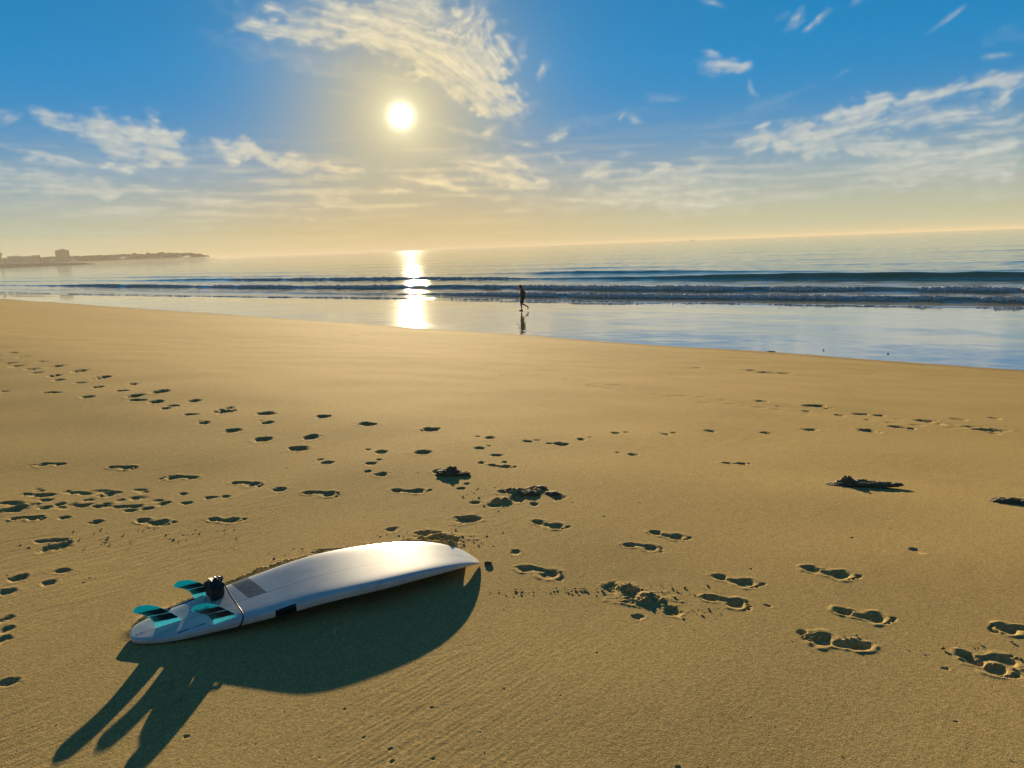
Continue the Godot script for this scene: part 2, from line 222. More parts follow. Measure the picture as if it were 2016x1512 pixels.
func make_world(sun_dir: Vector3) -> void:
	var sa := -7.072
	var se := 9.199
	var W := 4096
	var H := 2048
	var pano := Image.create(W, H, false, Image.FORMAT_RGBF)
	# the whole dome, coarse
	var cw := 512
	var chh := 128
	var data := PackedFloat32Array()
	data.resize(cw * chh * 3)
	var wisps := FastNoiseLite.new()
	wisps.seed = 5
	wisps.frequency = 0.05
	wisps.fractal_octaves = 5
	wisps.fractal_type = FastNoiseLite.FRACTAL_FBM
	var k := 0
	for j in chh:
		var el := 90.0 * (1.0 - (j + 0.5) / chh)
		for i in cw:
			var az := ((i + 0.5) / cw - 0.5) * 360.0
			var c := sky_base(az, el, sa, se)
			var inside := (1.0 - smoothstep(34.0, 48.0, absf(az))) * (1.0 - smoothstep(19.0, 30.0, el))
			var d := direction(az, el)
			var q := d / (d.y + 0.16)
			var a := smoothstep(0.12, 0.6, wisps.get_noise_3d(q.x * 26.0 + 50.0, q.z * 60.0, 0.0)) * 0.5 * (1.0 - inside)
			c = c.lerp(Vector3(0.55, 0.56, 0.50) * (0.5 + 0.5 * exp(-el / 30.0)), a)
			data[k] = c.x
			data[k + 1] = c.y
			data[k + 2] = c.z
			k += 3
	var dome := Image.create_from_data(cw, chh, false, Image.FORMAT_RGBF, data.to_byte_array())
	dome.resize(W, H / 2, Image.INTERPOLATE_CUBIC)
	pano.blit_rect(dome, Rect2i(0, 0, W, H / 2), Vector2i.ZERO)
	var low_part := Image.create(W, H / 2, false, Image.FORMAT_RGBF)
	low_part.fill(Color(0.3, 0.3, 0.25))
	pano.blit_rect(low_part, Rect2i(0, 0, W, H / 2), Vector2i(0, H / 2))
	# the quarter that the sun stands in, fine, with its clouds
	var ppd := W / 360.0
	var az0 := -48.0
	var el1 := 32.0
	var ww := int(96.0 * ppd)
	var wh := int(el1 * ppd)
	var alpha := PackedFloat32Array()
	alpha.resize(ww * wh)
	var dir2 := PackedVector2Array()
	dir2.resize(ww * wh)
	var fib := FastNoiseLite.new()
	fib.seed = 9
	fib.frequency = 1.0
	fib.fractal_type = FastNoiseLite.FRACTAL_NONE
	var wa := FastNoiseLite.new()
	wa.seed = 91
	wa.frequency = 1.0
	wa.fractal_octaves = 3
	wa.fractal_type = FastNoiseLite.FRACTAL_FBM
	# where there is cloud, and which way its fibres run
	for n in CLOUDS.size() / 6:
		var ca := CLOUDS[n * 6]
		var ce := CLOUDS[n * 6 + 1]
		var ax := Vector2(CLOUDS[n * 6 + 2], CLOUDS[n * 6 + 3])
		var la := ax.length()
		var lb := CLOUDS[n * 6 + 4] * 1.3
		var dens := CLOUDS[n * 6 + 5]
		ax /= la
		la *= 1.15
		var twist := Vector2(ax.x * ax.x - ax.y * ax.y, 2.0 * ax.x * ax.y)
		var reach := la * 1.5 + 0.6
		var reach_y := absf(ax.y) * la * 1.5 + lb * 2.2 + 0.6
		var i0 := maxi(0, int((ca - reach - az0) * ppd))
		var i1 := mini(ww - 1, int((ca + reach - az0) * ppd))
		var j0 := maxi(0, int((el1 - ce - reach_y) * ppd))
		var j1 := mini(wh - 1, int((el1 - ce + reach_y) * ppd))
		for j in range(j0, j1 + 1):
			var el := el1 - (j + 0.5) / ppd
			for i in range(i0, i1 + 1):
				var az := az0 + (i + 0.5) / ppd
				var dx := az - ca
				var dy := el - ce
				var p := dx * ax.x + dy * ax.y
				var q := dy * ax.x - dx * ax.y
				if absf(p) > la * 1.5 or absf(q) > lb * 2.2 + 0.3:
					continue
				p += wa.get_noise_3d(az * 0.6, el * 0.9, 0.0) * la * 0.35
				q += wa.get_noise_3d(az * 0.5 + 40.0, el * 0.8, 0.0) * lb * 1.0
				var e := 1.0 - (p * p) / (la * la) - (q * q) / (lb * lb)
				if e <= 0.0:
					continue
				var at := j * ww + i
				alpha[at] = 1.0 - (1.0 - alpha[at]) * (1.0 - minf(e * dens, 0.95))
				dir2[at] += twist * e * dens
	var lift := PackedFloat32Array()
	lift.resize(ww * wh)
	for j in wh:
		var el := el1 - (j + 0.5) / ppd
		for i in ww:
			var at := j * ww + i
			var e := alpha[at]
			if e < 0.004:
				continue
			var az := az0 + (i + 0.5) / ppd
			var th := 0.5 * atan2(dir2[at].y, dir2[at].x) + 0.35 * wa.get_noise_2d(az * 0.35 + 11.0, el * 0.5)
			var dx := cos(th)
			var dy := sin(th)
			# noise smeared along the fibres
			var f1 := 0.0
			var f2 := 0.0
			for k2 in range(-10, 11):
				f1 += fib.get_noise_2d((az + dx * k2 * 0.11) * 3.6, (el + dy * k2 * 0.11) * 3.6)
			for k2 in range(-7, 8):
				f2 += fib.get_noise_2d((az + dx * k2 * 0.30) * 1.15 + 60.0, (el + dy * k2 * 0.30) * 1.15)
			f1 /= 8.5
			f2 /= 6.5
			var v := e * 1.12 + f1 * 0.32 + f2 * 0.46 - 0.08
			var veil := 0.46 * e * clampf(0.75 + 0.8 * f2, 0.0, 1.3)
			lift[at] = clampf(0.5 + f1 * 0.35 + f2 * 0.35, 0.0, 1.0)
			alpha[at] = maxf(veil, 0.88 * smoothstep(-0.05, 1.32, v) * smoothstep(0.0, 0.60, e))
	var fine := PackedFloat32Array()
	fine.resize(ww * wh * 3)
	k = 0
	var at2 := 0
	for j in wh:
		var el := el1 - (j + 0.5) / ppd
		for i in ww:
			var az := az0 + (i + 0.5) / ppd
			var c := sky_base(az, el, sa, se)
			var a := alpha[at2]
			# thin high haze bands near the horizon
			if el < 9.0:
				var band := smoothstep(0.02, 0.5, wa.get_noise_2d(az * 0.09 + 5.0, el * 1.5 + az * 0.02)) * exp(-pow((el - 3.8) / 2.8, 2.0)) * 0.45
				a = 1.0 - (1.0 - a) * (1.0 - band)
			if a > 0.003:
				var g := Vector2(az - sa, el - se).length()
				var gold := exp(-pow(g / 9.0, 2.0)) + 0.75 * exp(-pow((az - sa) / 20.0, 2.0)) * exp(-pow(el / 6.5, 2.0))
				var cc := Vector3(0.60, 0.62, 0.56).lerp(Vector3(0.88, 0.70, 0.40), clampf(gold, 0.0, 1.0))
				var near := exp(-pow(g / 13.0, 2.0))
				cc += Vector3(0.16, 0.14, 0.08) * near
				cc *= 0.84 + 0.30 * lift[at2]
				c = c.lerp(Vector3(maxf(c.x, cc.x), maxf(c.y, cc.y), maxf(c.z * 0.85, cc.z)), minf(a, 0.95))
			fine[k] = c.x
			fine[k + 1] = c.y
			fine[k + 2] = c.z
			k += 3
			at2 += 1
	var win := Image.create_from_data(ww, wh, false, Image.FORMAT_RGBF, fine.to_byte_array())
	pano.blit_rect(win, Rect2i(0, 0, ww, wh), Vector2i(int(W * (0.5 + az0 / 360.0)), int((90.0 - el1) * ppd)))
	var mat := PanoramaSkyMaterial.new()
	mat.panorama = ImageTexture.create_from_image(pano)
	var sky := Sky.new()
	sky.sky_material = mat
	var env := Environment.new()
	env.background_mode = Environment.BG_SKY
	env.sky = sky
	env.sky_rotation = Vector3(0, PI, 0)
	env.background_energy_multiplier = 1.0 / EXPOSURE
	env.tonemap_mode = Environment.TONE_MAPPER_LINEAR
	env.tonemap_exposure = EXPOSURE
	env.sdfgi_enabled = true
	env.ssao_enabled = true
	env.ssil_enabled = true
	env.volumetric_fog_enabled = true
	env.volumetric_fog_density = 0.0
	env.fog_enabled = true
	env.fog_density = 0.0001
	env.fog_light_color = Color(1.0, 0.95, 0.85)
	var we := WorldEnvironment.new()
	we.name = "world_environment"
	we.environment = env
	add_child(we)


# ------------------------------------------------------------------ helpers

func mat(albedo: Color, rough := 0.8) -> StandardMaterial3D:
	var m := StandardMaterial3D.new()
	m.albedo_color = albedo.linear_to_srgb()
	m.roughness = rough
	return m


func numbered(called: String) -> String:
	if not taken.has(called):
		taken[called] = 0
		return called
	taken[called] += 1
	return "%s_%03d" % [called, taken[called]]


func tag(o: Node, label: String, category := "", group := "", kind := "") -> void:
	o.set_meta("label", label)
	if category:
		o.set_meta("category", category)
	if group:
		o.set_meta("group", group)
	if kind:
		o.set_meta("kind", kind)


func base(called: String, where := Vector3.ZERO) -> Node3D:
	var o := Node3D.new()
	o.name = numbered(called)
	add_child(o)
	o.position = where
	return o


func put(called: String, mesh: Mesh, m: Material, parent: Node = self) -> MeshInstance3D:
	var o := MeshInstance3D.new()
	o.name = numbered(called) if parent == self else called
	o.mesh = mesh
	o.material_override = m
	parent.add_child(o, true)
	return o


# A rectangular grid of points (nu x nv) as a smooth mesh.
func sheet(p: PackedVector3Array, nu: int, nv: int, uv := PackedVector2Array(), colors := PackedColorArray(), wrap := false) -> ArrayMesh:
	var nor := PackedVector3Array()
	nor.resize(nu * nv)
	for j in nv:
		var ja := maxi(j - 1, 0) * nu
		var jb := mini(j + 1, nv - 1) * nu
		for i in nu:
			var ia := i - 1
			var ib := i + 1
			if wrap:
				ia = nu - 2 if i == 0 else ia
				ib = 1 if i == nu - 1 else ib
			else:
				ia = maxi(ia, 0)
				ib = mini(ib, nu - 1)
			var n := (p[j * nu + ib] - p[j * nu + ia]).cross(p[jb + i] - p[ja + i])
			nor[j * nu + i] = n.normalized()
	var idx := PackedInt32Array()
	idx.resize((nu - 1) * (nv - 1) * 6)
	var k := 0
	for j in nv - 1:
		for i in nu - 1:
			var a := j * nu + i
			idx[k] = a
			idx[k + 1] = a + nu
			idx[k + 2] = a + 1
			idx[k + 3] = a + 1
			idx[k + 4] = a + nu
			idx[k + 5] = a + nu + 1
			k += 6
	var arr := []
	arr.resize(Mesh.ARRAY_MAX)
	arr[Mesh.ARRAY_VERTEX] = p
	arr[Mesh.ARRAY_NORMAL] = nor
	arr[Mesh.ARRAY_INDEX] = idx
	if uv.size():
		arr[Mesh.ARRAY_TEX_UV] = uv
	if colors.size():
		arr[Mesh.ARRAY_COLOR] = colors
	var mesh := ArrayMesh.new()
	mesh.add_surface_from_arrays(Mesh.PRIMITIVE_TRIANGLES, arr)
	return mesh


# A tube along points; radii may differ; flat < 1 squashes it along its "up".
func tube(pts: Array, radii: Array, sides := 10, flat := 1.0) -> ArrayMesh:
	var p := PackedVector3Array()
	var n := pts.size()
	for j in n:
		var d: Vector3 = (pts[mini(j + 1, n - 1)] - pts[maxi(j - 1, 0)]).normalized()
		var u := Vector3.UP if absf(d.y) < 0.9 else Vector3.RIGHT
		var s := d.cross(u).normalized()
		u = s.cross(d)
		var r: float = radii[j] if radii.size() > 1 else radii[0]
		for i in sides + 1:
			var a := TAU * i / sides
			p.append(pts[j] + s * cos(a) * r - u * sin(a) * r * flat)
	return sheet(p, sides + 1, n, PackedVector2Array(), PackedColorArray(), true)


func smooth_path(pts: Array, per := 8) -> Array:
	var out := []
	for i in pts.size() - 1:
		var a: Vector3 = pts[maxi(i - 1, 0)]
		var b: Vector3 = pts[i]
		var c: Vector3 = pts[i + 1]
		var d: Vector3 = pts[mini(i + 2, pts.size() - 1)]
		for k in per:
			out.append(b.cubic_interpolate(c, a, d, float(k) / per))
	out.append(pts[-1])
	return out


func box(size: Vector3, at := Vector3.ZERO, bevel := 0.0) -> ArrayMesh:
	# a chamfered box
	var st := SurfaceTool.new()
	st.begin(Mesh.PRIMITIVE_TRIANGLES)
	st.set_smooth_group(-1)
	var h := size / 2.0
	var pts := PackedVector3Array()
	for sx in [-1, 1]:
		for sy in [-1, 1]:
			for sz in [-1, 1]:
				var c := Vector3(sx * h.x, sy * h.y, sz * h.z)
				if bevel <= 0.0:
					pts.append(c + at)
				else:
					pts.append(c - Vector3(sx * bevel, 0, 0) + at)
					pts.append(c - Vector3(0, sy * bevel, 0) + at)
					pts.append(c - Vector3(0, 0, sz * bevel) + at)
	hull_faces(st, pts, at)
	st.generate_normals()
	return st.commit()


func hull_faces(st: SurfaceTool, pts: PackedVector3Array, center: Vector3) -> void:
	# convex hull by brute force; only for a few dozen points
	var seen := {}
	for a in pts.size():
		for b in range(a + 1, pts.size()):
			for c in range(b + 1, pts.size()):
				var n := (pts[b] - pts[a]).cross(pts[c] - pts[a])
				if n.length() < 1e-9:
					continue
				n = n.normalized()
				var d := n.dot(pts[a])
				if n.dot(center) > d:
					n = -n
					d = -d
				var ok := true
				var on := []
				for q in pts.size():
					var e := n.dot(pts[q]) - d
					if e > 1e-5:
						ok = false
						break
					if e > -1e-5:
						on.append(q)
				if not ok:
					continue
				var key := str(on)
				if seen.has(key):
					continue
				seen[key] = true
				var mid := Vector3.ZERO
				for q in on:
					mid += pts[q]
				mid /= on.size()
				var u: Vector3 = (pts[on[0]] - mid).normalized()
				var v := n.cross(u)
				on.sort_custom(func(i, j): return atan2((pts[i] - mid).dot(v), (pts[i] - mid).dot(u)) > atan2((pts[j] - mid).dot(v), (pts[j] - mid).dot(u)))
				for q in range(1, on.size() - 1):
					for w in [on[0], on[q], on[q + 1]]:
						st.add_vertex(pts[w])


func lump(seed_no: float, size: Vector3, rough: float, rings := 14, sides := 20) -> ArrayMesh:
	# an irregular rounded lump that sits on y = 0
	var p := PackedVector3Array()
	for j in rings + 1:
		var v := PI * j / rings
		for i in sides + 1:
			var a := TAU * (i % sides) / sides
			var d := Vector3(sin(v) * cos(a), cos(v), sin(v) * sin(a))
			var r := 1.0 + rough * n_mid.get_noise_3d(d.x * 1.3 + seed_no, d.y * 1.3, d.z * 1.3 - seed_no) + rough * 0.6 * n_fine.get_noise_3d(d.x * 4.0 + seed_no, d.y * 4.0, d.z * 4.0)
			p.append(d * r * size)
	return sheet(p, sides + 1, rings + 1, PackedVector2Array(), PackedColorArray(), true)


# ------------------------------------------------------------------ materials

func noise_texture(size: int, freq: float, seed_no: int, octaves: int, normal := false, strength := 4.0) -> ImageTexture:
	var n := FastNoiseLite.new()
	n.seed = seed_no
	n.frequency = freq
	n.noise_type = FastNoiseLite.TYPE_SIMPLEX_SMOOTH
	n.fractal_type = FastNoiseLite.FRACTAL_FBM
	n.fractal_octaves = octaves
	n.fractal_gain = 0.6
	var im := n.get_seamless_image(size, size, false, false, 0.15)
	if normal:
		im.convert(Image.FORMAT_RGBA8)
		im.bump_map_to_normal_map(strength)
	return ImageTexture.create_from_image(im)


func make_materials() -> void:
	# dry sand: grains of slightly different tone, a few pale and a few dark ones
	var size := 1024
	var bytes := PackedByteArray()
	bytes.resize(size * size * 3)
	var r := RandomNumberGenerator.new()
	r.seed = 77
	var k := 0
	var coarse := PackedFloat32Array()
	for i in 256 * 256 + 512 * 512:
		coarse.append(r.randf() + r.randf() - 1.0)
	for i in size * size:
		var g := 0.78 + 0.15 * (r.randf() + r.randf() - 1.0) + 0.07 * coarse[((i >> 12) << 8) + ((i & 1023) >> 2)] + 0.07 * coarse[65536 + ((i >> 11) << 9) + ((i & 1023) >> 1)]
		var t := r.randf()
		if t < 0.006:
			g = 1.0
		elif t > 0.991:
			g = 0.45
		g = clampf(g, 0.0, 1.0)
		bytes[k] = int(g * 255.0)
		bytes[k + 1] = int(g * 253.0)
		bytes[k + 2] = int(g * (246.0 if t > 0.004 else 255.0))
		k += 3
	var grain := ImageTexture.create_from_image(Image.create_from_data(size, size, false, Image.FORMAT_RGB8, bytes))
	var sand := mat(Color(0.73, 0.53, 0.22), 0.95)
	sand.albedo_texture = grain
	sand.vertex_color_use_as_albedo = true
	sand.uv1_scale = Vector3(0.42, 0.42, 1)
	sand.heightmap_enabled = true
	sand.heightmap_texture = noise_texture(1024, 0.34, 3, 2)
	sand.heightmap_scale = 0.11
	sand.metallic_specular = 0.08
	M.sand = sand

	var dark_sand := mat(Color(0.30, 0.22, 0.11), 0.9)  # sand darkened so the heaps carry their backlit shade in the colour
	dark_sand.vertex_color_use_as_albedo = false
	dark_sand.albedo_texture = grain
	dark_sand.uv1_triplanar = true
	dark_sand.uv1_scale = Vector3(1.5, 1.5, 1.5)
	M.dark_sand = dark_sand

	var wet := mat(Color(0.28, 0.215, 0.135), 0.06)
	wet.metallic_specular = 0.75
	wet.heightmap_enabled = true
	wet.heightmap_texture = noise_texture(1024, 0.03, 13, 4)
	wet.heightmap_scale = 0.2
	wet.clearcoat_enabled = true
	wet.clearcoat = 1.0
	wet.clearcoat_roughness = 0.04
	wet.uv1_scale = Vector3(0.16, 0.16, 1)
	M.wet = wet

	var water := mat(Color(1, 1, 1), 0.03)
	water.vertex_color_use_as_albedo = true
	water.metallic_specular = 0.5
	water.normal_enabled = true
	water.normal_texture = noise_texture(1024, 0.02, 17, 5, true, 6.0)
	water.normal_scale = 0.11
	water.uv1_scale = Vector3(0.09, 0.16, 1)
	M.water = water

	M.foam = mat(Color(0.86, 0.86, 0.84), 0.9)
	M.foam.backlight_enabled = true
	M.foam.backlight = Color(0.5, 0.5, 0.48).linear_to_srgb()
	M.land = mat(Color(0.075, 0.075, 0.05), 0.95)
	M.wood = mat(Color(0.04, 0.055, 0.03), 0.95)
	M.concrete = mat(Color(0.32, 0.31, 0.28), 0.85)
	M.window = mat(Color(0.05, 0.06, 0.07), 0.2)
	M.plaster = mat(Color(0.75, 0.74, 0.70), 0.8)
	M.rock = mat(Color(0.11, 0.10, 0.085), 0.95)
	M.ship = mat(Color(0.12, 0.12, 0.13), 0.7)
	M.black = mat(Color(0.012, 0.012, 0.014), 0.65)
	M.cord = mat(Color(0.015, 0.015, 0.017), 0.28)
	M.metal = mat(Color(0.35, 0.33, 0.29), 0.35)
	M.metal.metallic = 0.8
	M.skin = mat(Color(0.30, 0.19, 0.13), 0.6)
	M.shirt = mat(Color(0.07, 0.075, 0.045), 0.9)
	M.shorts = mat(Color(0.035, 0.035, 0.04), 0.9)
	M.hat = mat(Color(0.045, 0.042, 0.035), 0.9)


# ------------------------------------------------------------------ the beach

func off_of(x: float, z: float) -> float:
	return 0.693 * x - 0.7266 * z


func along_of(x: float, z: float) -> float:
	return -0.781 * x - 0.625 * z


func dry_height(off: float) -> float:
	if off < 3.0:
		return 0.0
	if off < 6.0:
		return -0.1063 * (off - 3.0) * (off - 3.0) / 6.0
	return -0.1063 * (1.5 + off - 6.0)


func wet_height(off: float, along: float) -> float:
	var t_swash := 51.9 - 0.04 * along
	var o_swash := maxf(t_swash - 0.087 * along, 31.0)
	return WET + (SEA - WET) * (off - EDGE) / (o_swash - EDGE)


func ground(x: float, z: float) -> float:
	var off := off_of(x, z)
	if off < 20.0:
		return dry_height(off)
	return maxf(dry_height(off), wet_height(off, along_of(x, z)))


func make_beach() -> void:
	var ang := PackedFloat32Array()
	var a := -180.0
	while a < 180.0:
		ang.append(a)
		a += 0.092 if absf(a + 0.04) < 38.5 else (0.6 if absf(a) < 55.0 else 4.0)
	ang.append(180.0)
	var rad := PackedFloat32Array([0.02, 0.4, 0.8, 1.2, 1.5, 1.75, 1.9])
	var r := 2.0
	while r < 60.0:
		rad.append(r)
		r += maxf(r * r * 0.72 / (757.0 * (1.75 + 0.055 * r)), 0.0042)
	while r < 900.0:
		rad.append(r)
		r *= 1.05
	var nu := ang.size()
	var nv := rad.size()
	var p := PackedVector3Array()
	p.resize(nu * nv)
	var uv := PackedVector2Array()
	uv.resize(nu * nv)
	var col := PackedColorArray()
	col.resize(nu * nv)
	var dx := PackedFloat32Array()
	var dz := PackedFloat32Array()
	for i in nu:
		dx.append(sin(deg_to_rad(ang[i])))
		dz.append(-cos(deg_to_rad(ang[i])))
	var k := 0
	for j in nv:
		var rr := rad[j]
		var near := 1.0 - smoothstep(7.0, 14.0, rr)
		for i in nu:
			var x := rr * dx[i]
			var z := rr * dz[i]
			var off := 0.693 * x - 0.7266 * z
			var alo := -0.7266 * x - 0.693 * z
			var y := dry_height(off)
			# broad swells and hollows, weaker on the flat top
			y += n_big.get_noise_2d(x * 0.11, z * 0.11) * 0.03 * smoothstep(5.0, 14.0, off)
			y += n_big.get_noise_2d(x * 0.55 + 9.0, z * 0.55) * 0.007
			var tone := 1.0 + 0.09 * n_mid.get_noise_2d(x * 0.45, z * 0.45) + 0.05 * n_fine.get_noise_2d(off * 2.2, alo * 9.0)
			# damp margin along the waterline
			if off > 20.0:
				tone *= 1.0 - 0.26 * smoothstep(24.4, 25.3, off + 0.5 * n_mid.get_noise_2d(alo * 0.35, off * 0.8))
			if near > 0.0:
				# runnels left by draining water, patchy, down the slope
				var patch := (0.12 + 0.88 * smoothstep(0.6, -0.8, x)) * smoothstep(-0.1, 0.55, n_big.get_noise_2d(x * 0.5 - 30.0, z * 0.5))
				y += near * patch * (0.0005 * n_fine.get_noise_2d(off * 1.9, (alo + 0.10 * n_fine.get_noise_2d(x * 1.3, z * 1.3)) * 16.0) + 0.0007 * n_fine.get_noise_2d(off * 6.0 + 30.0, alo * 40.0))
				y += near * 0.00022 * n_fine.get_noise_2d(x * 40.0, z * 40.0)
			if rr < 6.0 and x > -2.3 and x < 0.2 and z < -3.0:
				y += bank_behind_board(x, z)
			p[k] = Vector3(x, y, z)
			uv[k] = Vector2(x, z)
			col[k] = Color(tone, tone, tone)
			k += 1
	# footprints and scuffs
	for n in DENTS.size() / 6:
		stamp(p, ang, rad, DENTS[n * 6], DENTS[n * 6 + 1], DENTS[n * 6 + 2], DENTS[n * 6 + 3], DENTS[n * 6 + 4], DENTS[n * 6 + 5], float(n))
	for n in FEET.size() / 5:
		footprint(p, ang, rad, Vector2(FEET[n * 5], FEET[n * 5 + 1]), Vector2(FEET[n * 5 + 2], FEET[n * 5 + 3]), FEET[n * 5 + 4], float(n) * 5.3)
	# low ridges thrown up beside the deepest holes
	for q in [[0.62, -3.60, 0.11, 0.07, 0.2, -0.022], [0.55, -3.72, 0.05, 0.05, 0.0, -0.02], [0.06, -5.40, 0.14, 0.06, 0.1, -0.025], [-0.10, -5.2, 0.08, 0.05, 0.4, -0.02], [2.2, -2.65, 0.1, 0.06, 0.0, -0.02], [-0.50, -4.50, 0.16, 0.05, -0.1, -0.03],  [-0.75, -4.42, 0.12, 0.04, 0.1, -0.018]]:
		stamp(p, ang, rad, q[0], q[1], q[2], q[3], q[4], q[5], q[0] * 9.0)
	# small pits
	for n in 90:
		var pr := 2.2 + 6.5 * pow(rng.randf(), 1.4)
		var pa := deg_to_rad(rng.randf_range(-36.0, 36.0))
		var s := rng.randf_range(0.004, 0.011)
		stamp(p, ang, rad, pr * sin(pa), -pr * cos(pa), s * rng.randf_range(1.0, 2.2), s, rng.randf() * 3.0, s * 0.45, float(n))
	var o := put("beach_sand", sheet(p, nu, nv, uv, col), M.sand)
	tag(o, "dry golden brown sand with footprints in the foreground", "", "", "structure")


func footprint(p: PackedVector3Array, ang: PackedFloat32Array, rad: PackedFloat32Array, heel: Vector2, toe: Vector2, side: float, key: float) -> void:
	# a bare foot: deep heel and ball, shallow outer arch, five toes, sand squeezed up round it
	var length := clampf((toe - heel).length(), 0.24, 0.30)
	var mid := (heel + toe) / 2.0
	var u := (toe - heel).normalized()
	var v := Vector2(-u.y, u.x) * side
	var from := mid - u * length / 2.0
	var r0 := mid.length()
	var t0 := rad_to_deg(atan2(mid.x, -mid.y))
	var reach := length * 0.85
	var j0 := rad.bsearch(r0 - reach)
	var j1 := rad.bsearch(r0 + reach)
	var da := rad_to_deg(reach / r0)
	var i0 := ang.bsearch(t0 - da)
	var i1 := ang.bsearch(t0 + da)
	var nu := ang.size()
	var depth := 0.015 + 0.007 * n_fine.get_noise_1d(key * 2.3)
	for j in range(j0, mini(j1, rad.size())):
		for i in range(i0, mini(i1, nu)):
			var q := p[j * nu + i]
			var e := Vector2(q.x, q.z) - from
			var a := e.dot(u) / length
			var b := e.dot(v) / length
			a += 0.02 * n_fine.get_noise_3d(q.x * 22.0, q.z * 22.0, key)
			b += 0.025 * n_fine.get_noise_3d(q.x * 22.0, q.z * 22.0, key + 9.0)
			var heel_d := sqrt(pow((a - 0.14) / 0.16, 2.0) + pow(b / 0.125, 2.0))
			var ball_d := sqrt(pow((a - 0.67) / 0.17, 2.0) + pow((b + 0.01) / 0.19, 2.0))
			var at := clampf((a - 0.14) / 0.5, 0.0, 1.0)
			var arch_d := sqrt(pow((a - 0.14 - 0.5 * at) / 0.10, 2.0) + pow((b - 0.06) / 0.085, 2.0))
			var deep := 1.25 * (1.0 - smoothstep(0.5, 1.1, heel_d))
			deep = maxf(deep, 1.0 - smoothstep(0.55, 1.1, ball_d))
			deep = maxf(deep, 0.5 * (1.0 - smoothstep(0.5, 1.2, arch_d)))
			for k in 5:
				var tb := -0.145 + 0.068 * k
				var ta: float = [0.955, 0.965, 0.94, 0.90, 0.85][k]
				var tr: float = [0.060, 0.042, 0.038, 0.036, 0.034][k]
				deep = maxf(deep, 0.75 * (1.0 - smoothstep(0.4, 1.2, sqrt(pow(a - ta, 2.0) + pow(b - tb, 2.0)) / tr)))
			var near := minf(minf(heel_d, ball_d), arch_d * 0.9)
			var rim := 0.22 * exp(-pow((near - 1.45) / 0.28, 2.0)) * (1.0 - minf(deep, 1.0)) * (0.7 + 0.9 * n_fine.get_noise_3d(q.x * 18.0, q.z * 18.0, key + 3.0))
			q.y += depth * (rim - deep * (1.0 + 0.25 * n_fine.get_noise_3d(q.x * 35.0, q.z * 35.0, key)))
			p[j * nu + i] = q


func bank_behind_board(x: float, z: float) -> float:
	# sand pushed up along the far rail, heightened to block sun under the board
	var ex := x - BOARD_AT.x
	var ez := z - BOARD_AT.z
	var s := (ex * 0.9077 - ez * 0.4197) / BOARD_LENGTH
	if s < -0.03 or s > 0.99:
		return 0.0
	var w := ex * 0.4197 + ez * 0.9077
	var d := w + curve_at(BW, clampf(s, 0.0, 1.0)) + 0.055
	if absf(d) > 0.16:
		return 0.0
	var h := 0.122 * smoothstep(0.05, 0.42, s) * (1.0 - smoothstep(0.94, 0.985, s)) + 0.035 * smoothstep(-0.03, 0.06, s) * (1.0 - smoothstep(0.1, 0.4, s))
	h *= 1.0 - 0.18 * smoothstep(0.70, 0.92, s)
	d += 0.02 * n_fine.get_noise_2d(s * 9.0, 3.0)
	return h * exp(-pow(d / 0.058, 2.0)) * (1.0 + 0.08 * n_fine.get_noise_2d(s * 22.0, d * 20.0) + 0.06 * n_fine.get_noise_2d(s * 70.0, d * 60.0))


func stamp(p: PackedVector3Array, ang: PackedFloat32Array, rad: PackedFloat32Array, x: float, z: float, a: float, b: float, turn: float, depth: float, key: float) -> void:
	var r0 := sqrt(x * x + z * z)
	var t0 := rad_to_deg(atan2(x, -z))
	var reach := maxf(a, b) * 2.0
	var j0 := rad.bsearch(r0 - reach)
	var j1 := rad.bsearch(r0 + reach)
	var da := rad_to_deg(reach / r0)
	var i0 := ang.bsearch(t0 - da)
	var i1 := ang.bsearch(t0 + da)
	var nu := ang.size()
	var c := cos(turn)
	var s := sin(turn)
	for j in range(j0, mini(j1, rad.size())):
		for i in range(i0, mini(i1, nu)):
			var v := p[j * nu + i]
			var ex := v.x - x
			var ez := v.z - z
			var l := (ex * c + ez * s) / a
			var w := (-ex * s + ez * c) / b
			var d := sqrt(l * l + w * w)
			if d > 2.0:
				continue
			d *= 1.0 + 0.30 * n_fine.get_noise_3d(ex / a * 0.8, ez / b * 0.8, key * 3.7)
			d += 0.14 * n_fine.get_noise_3d(ex * 45.0, ez * 45.0, key)
			var inner := 1.0 - smoothstep(0.40, 1.10, d)
			inner *= 1.0 + 0.35 * n_fine.get_noise_3d(ex * 28.0, ez * 28.0, key + 50.0)
			var rim := exp(-pow((d - 1.28) / 0.24, 2.0)) * 0.13
			v.y += -depth * inner + absf(depth) * rim * (0.6 + 0.8 * n_fine.get_noise_3d(l * 2.0, w * 2.0, key))
			p[j * nu + i] = v


func shore_point(off: float, along_b: float, y: float) -> Vector3:
	# beach frame: "off" towards the sea and along_b along the waterline
	return Vector3(0.6874 * off - 0.7207 * along_b, y, -0.7207 * off - 0.6874 * along_b)


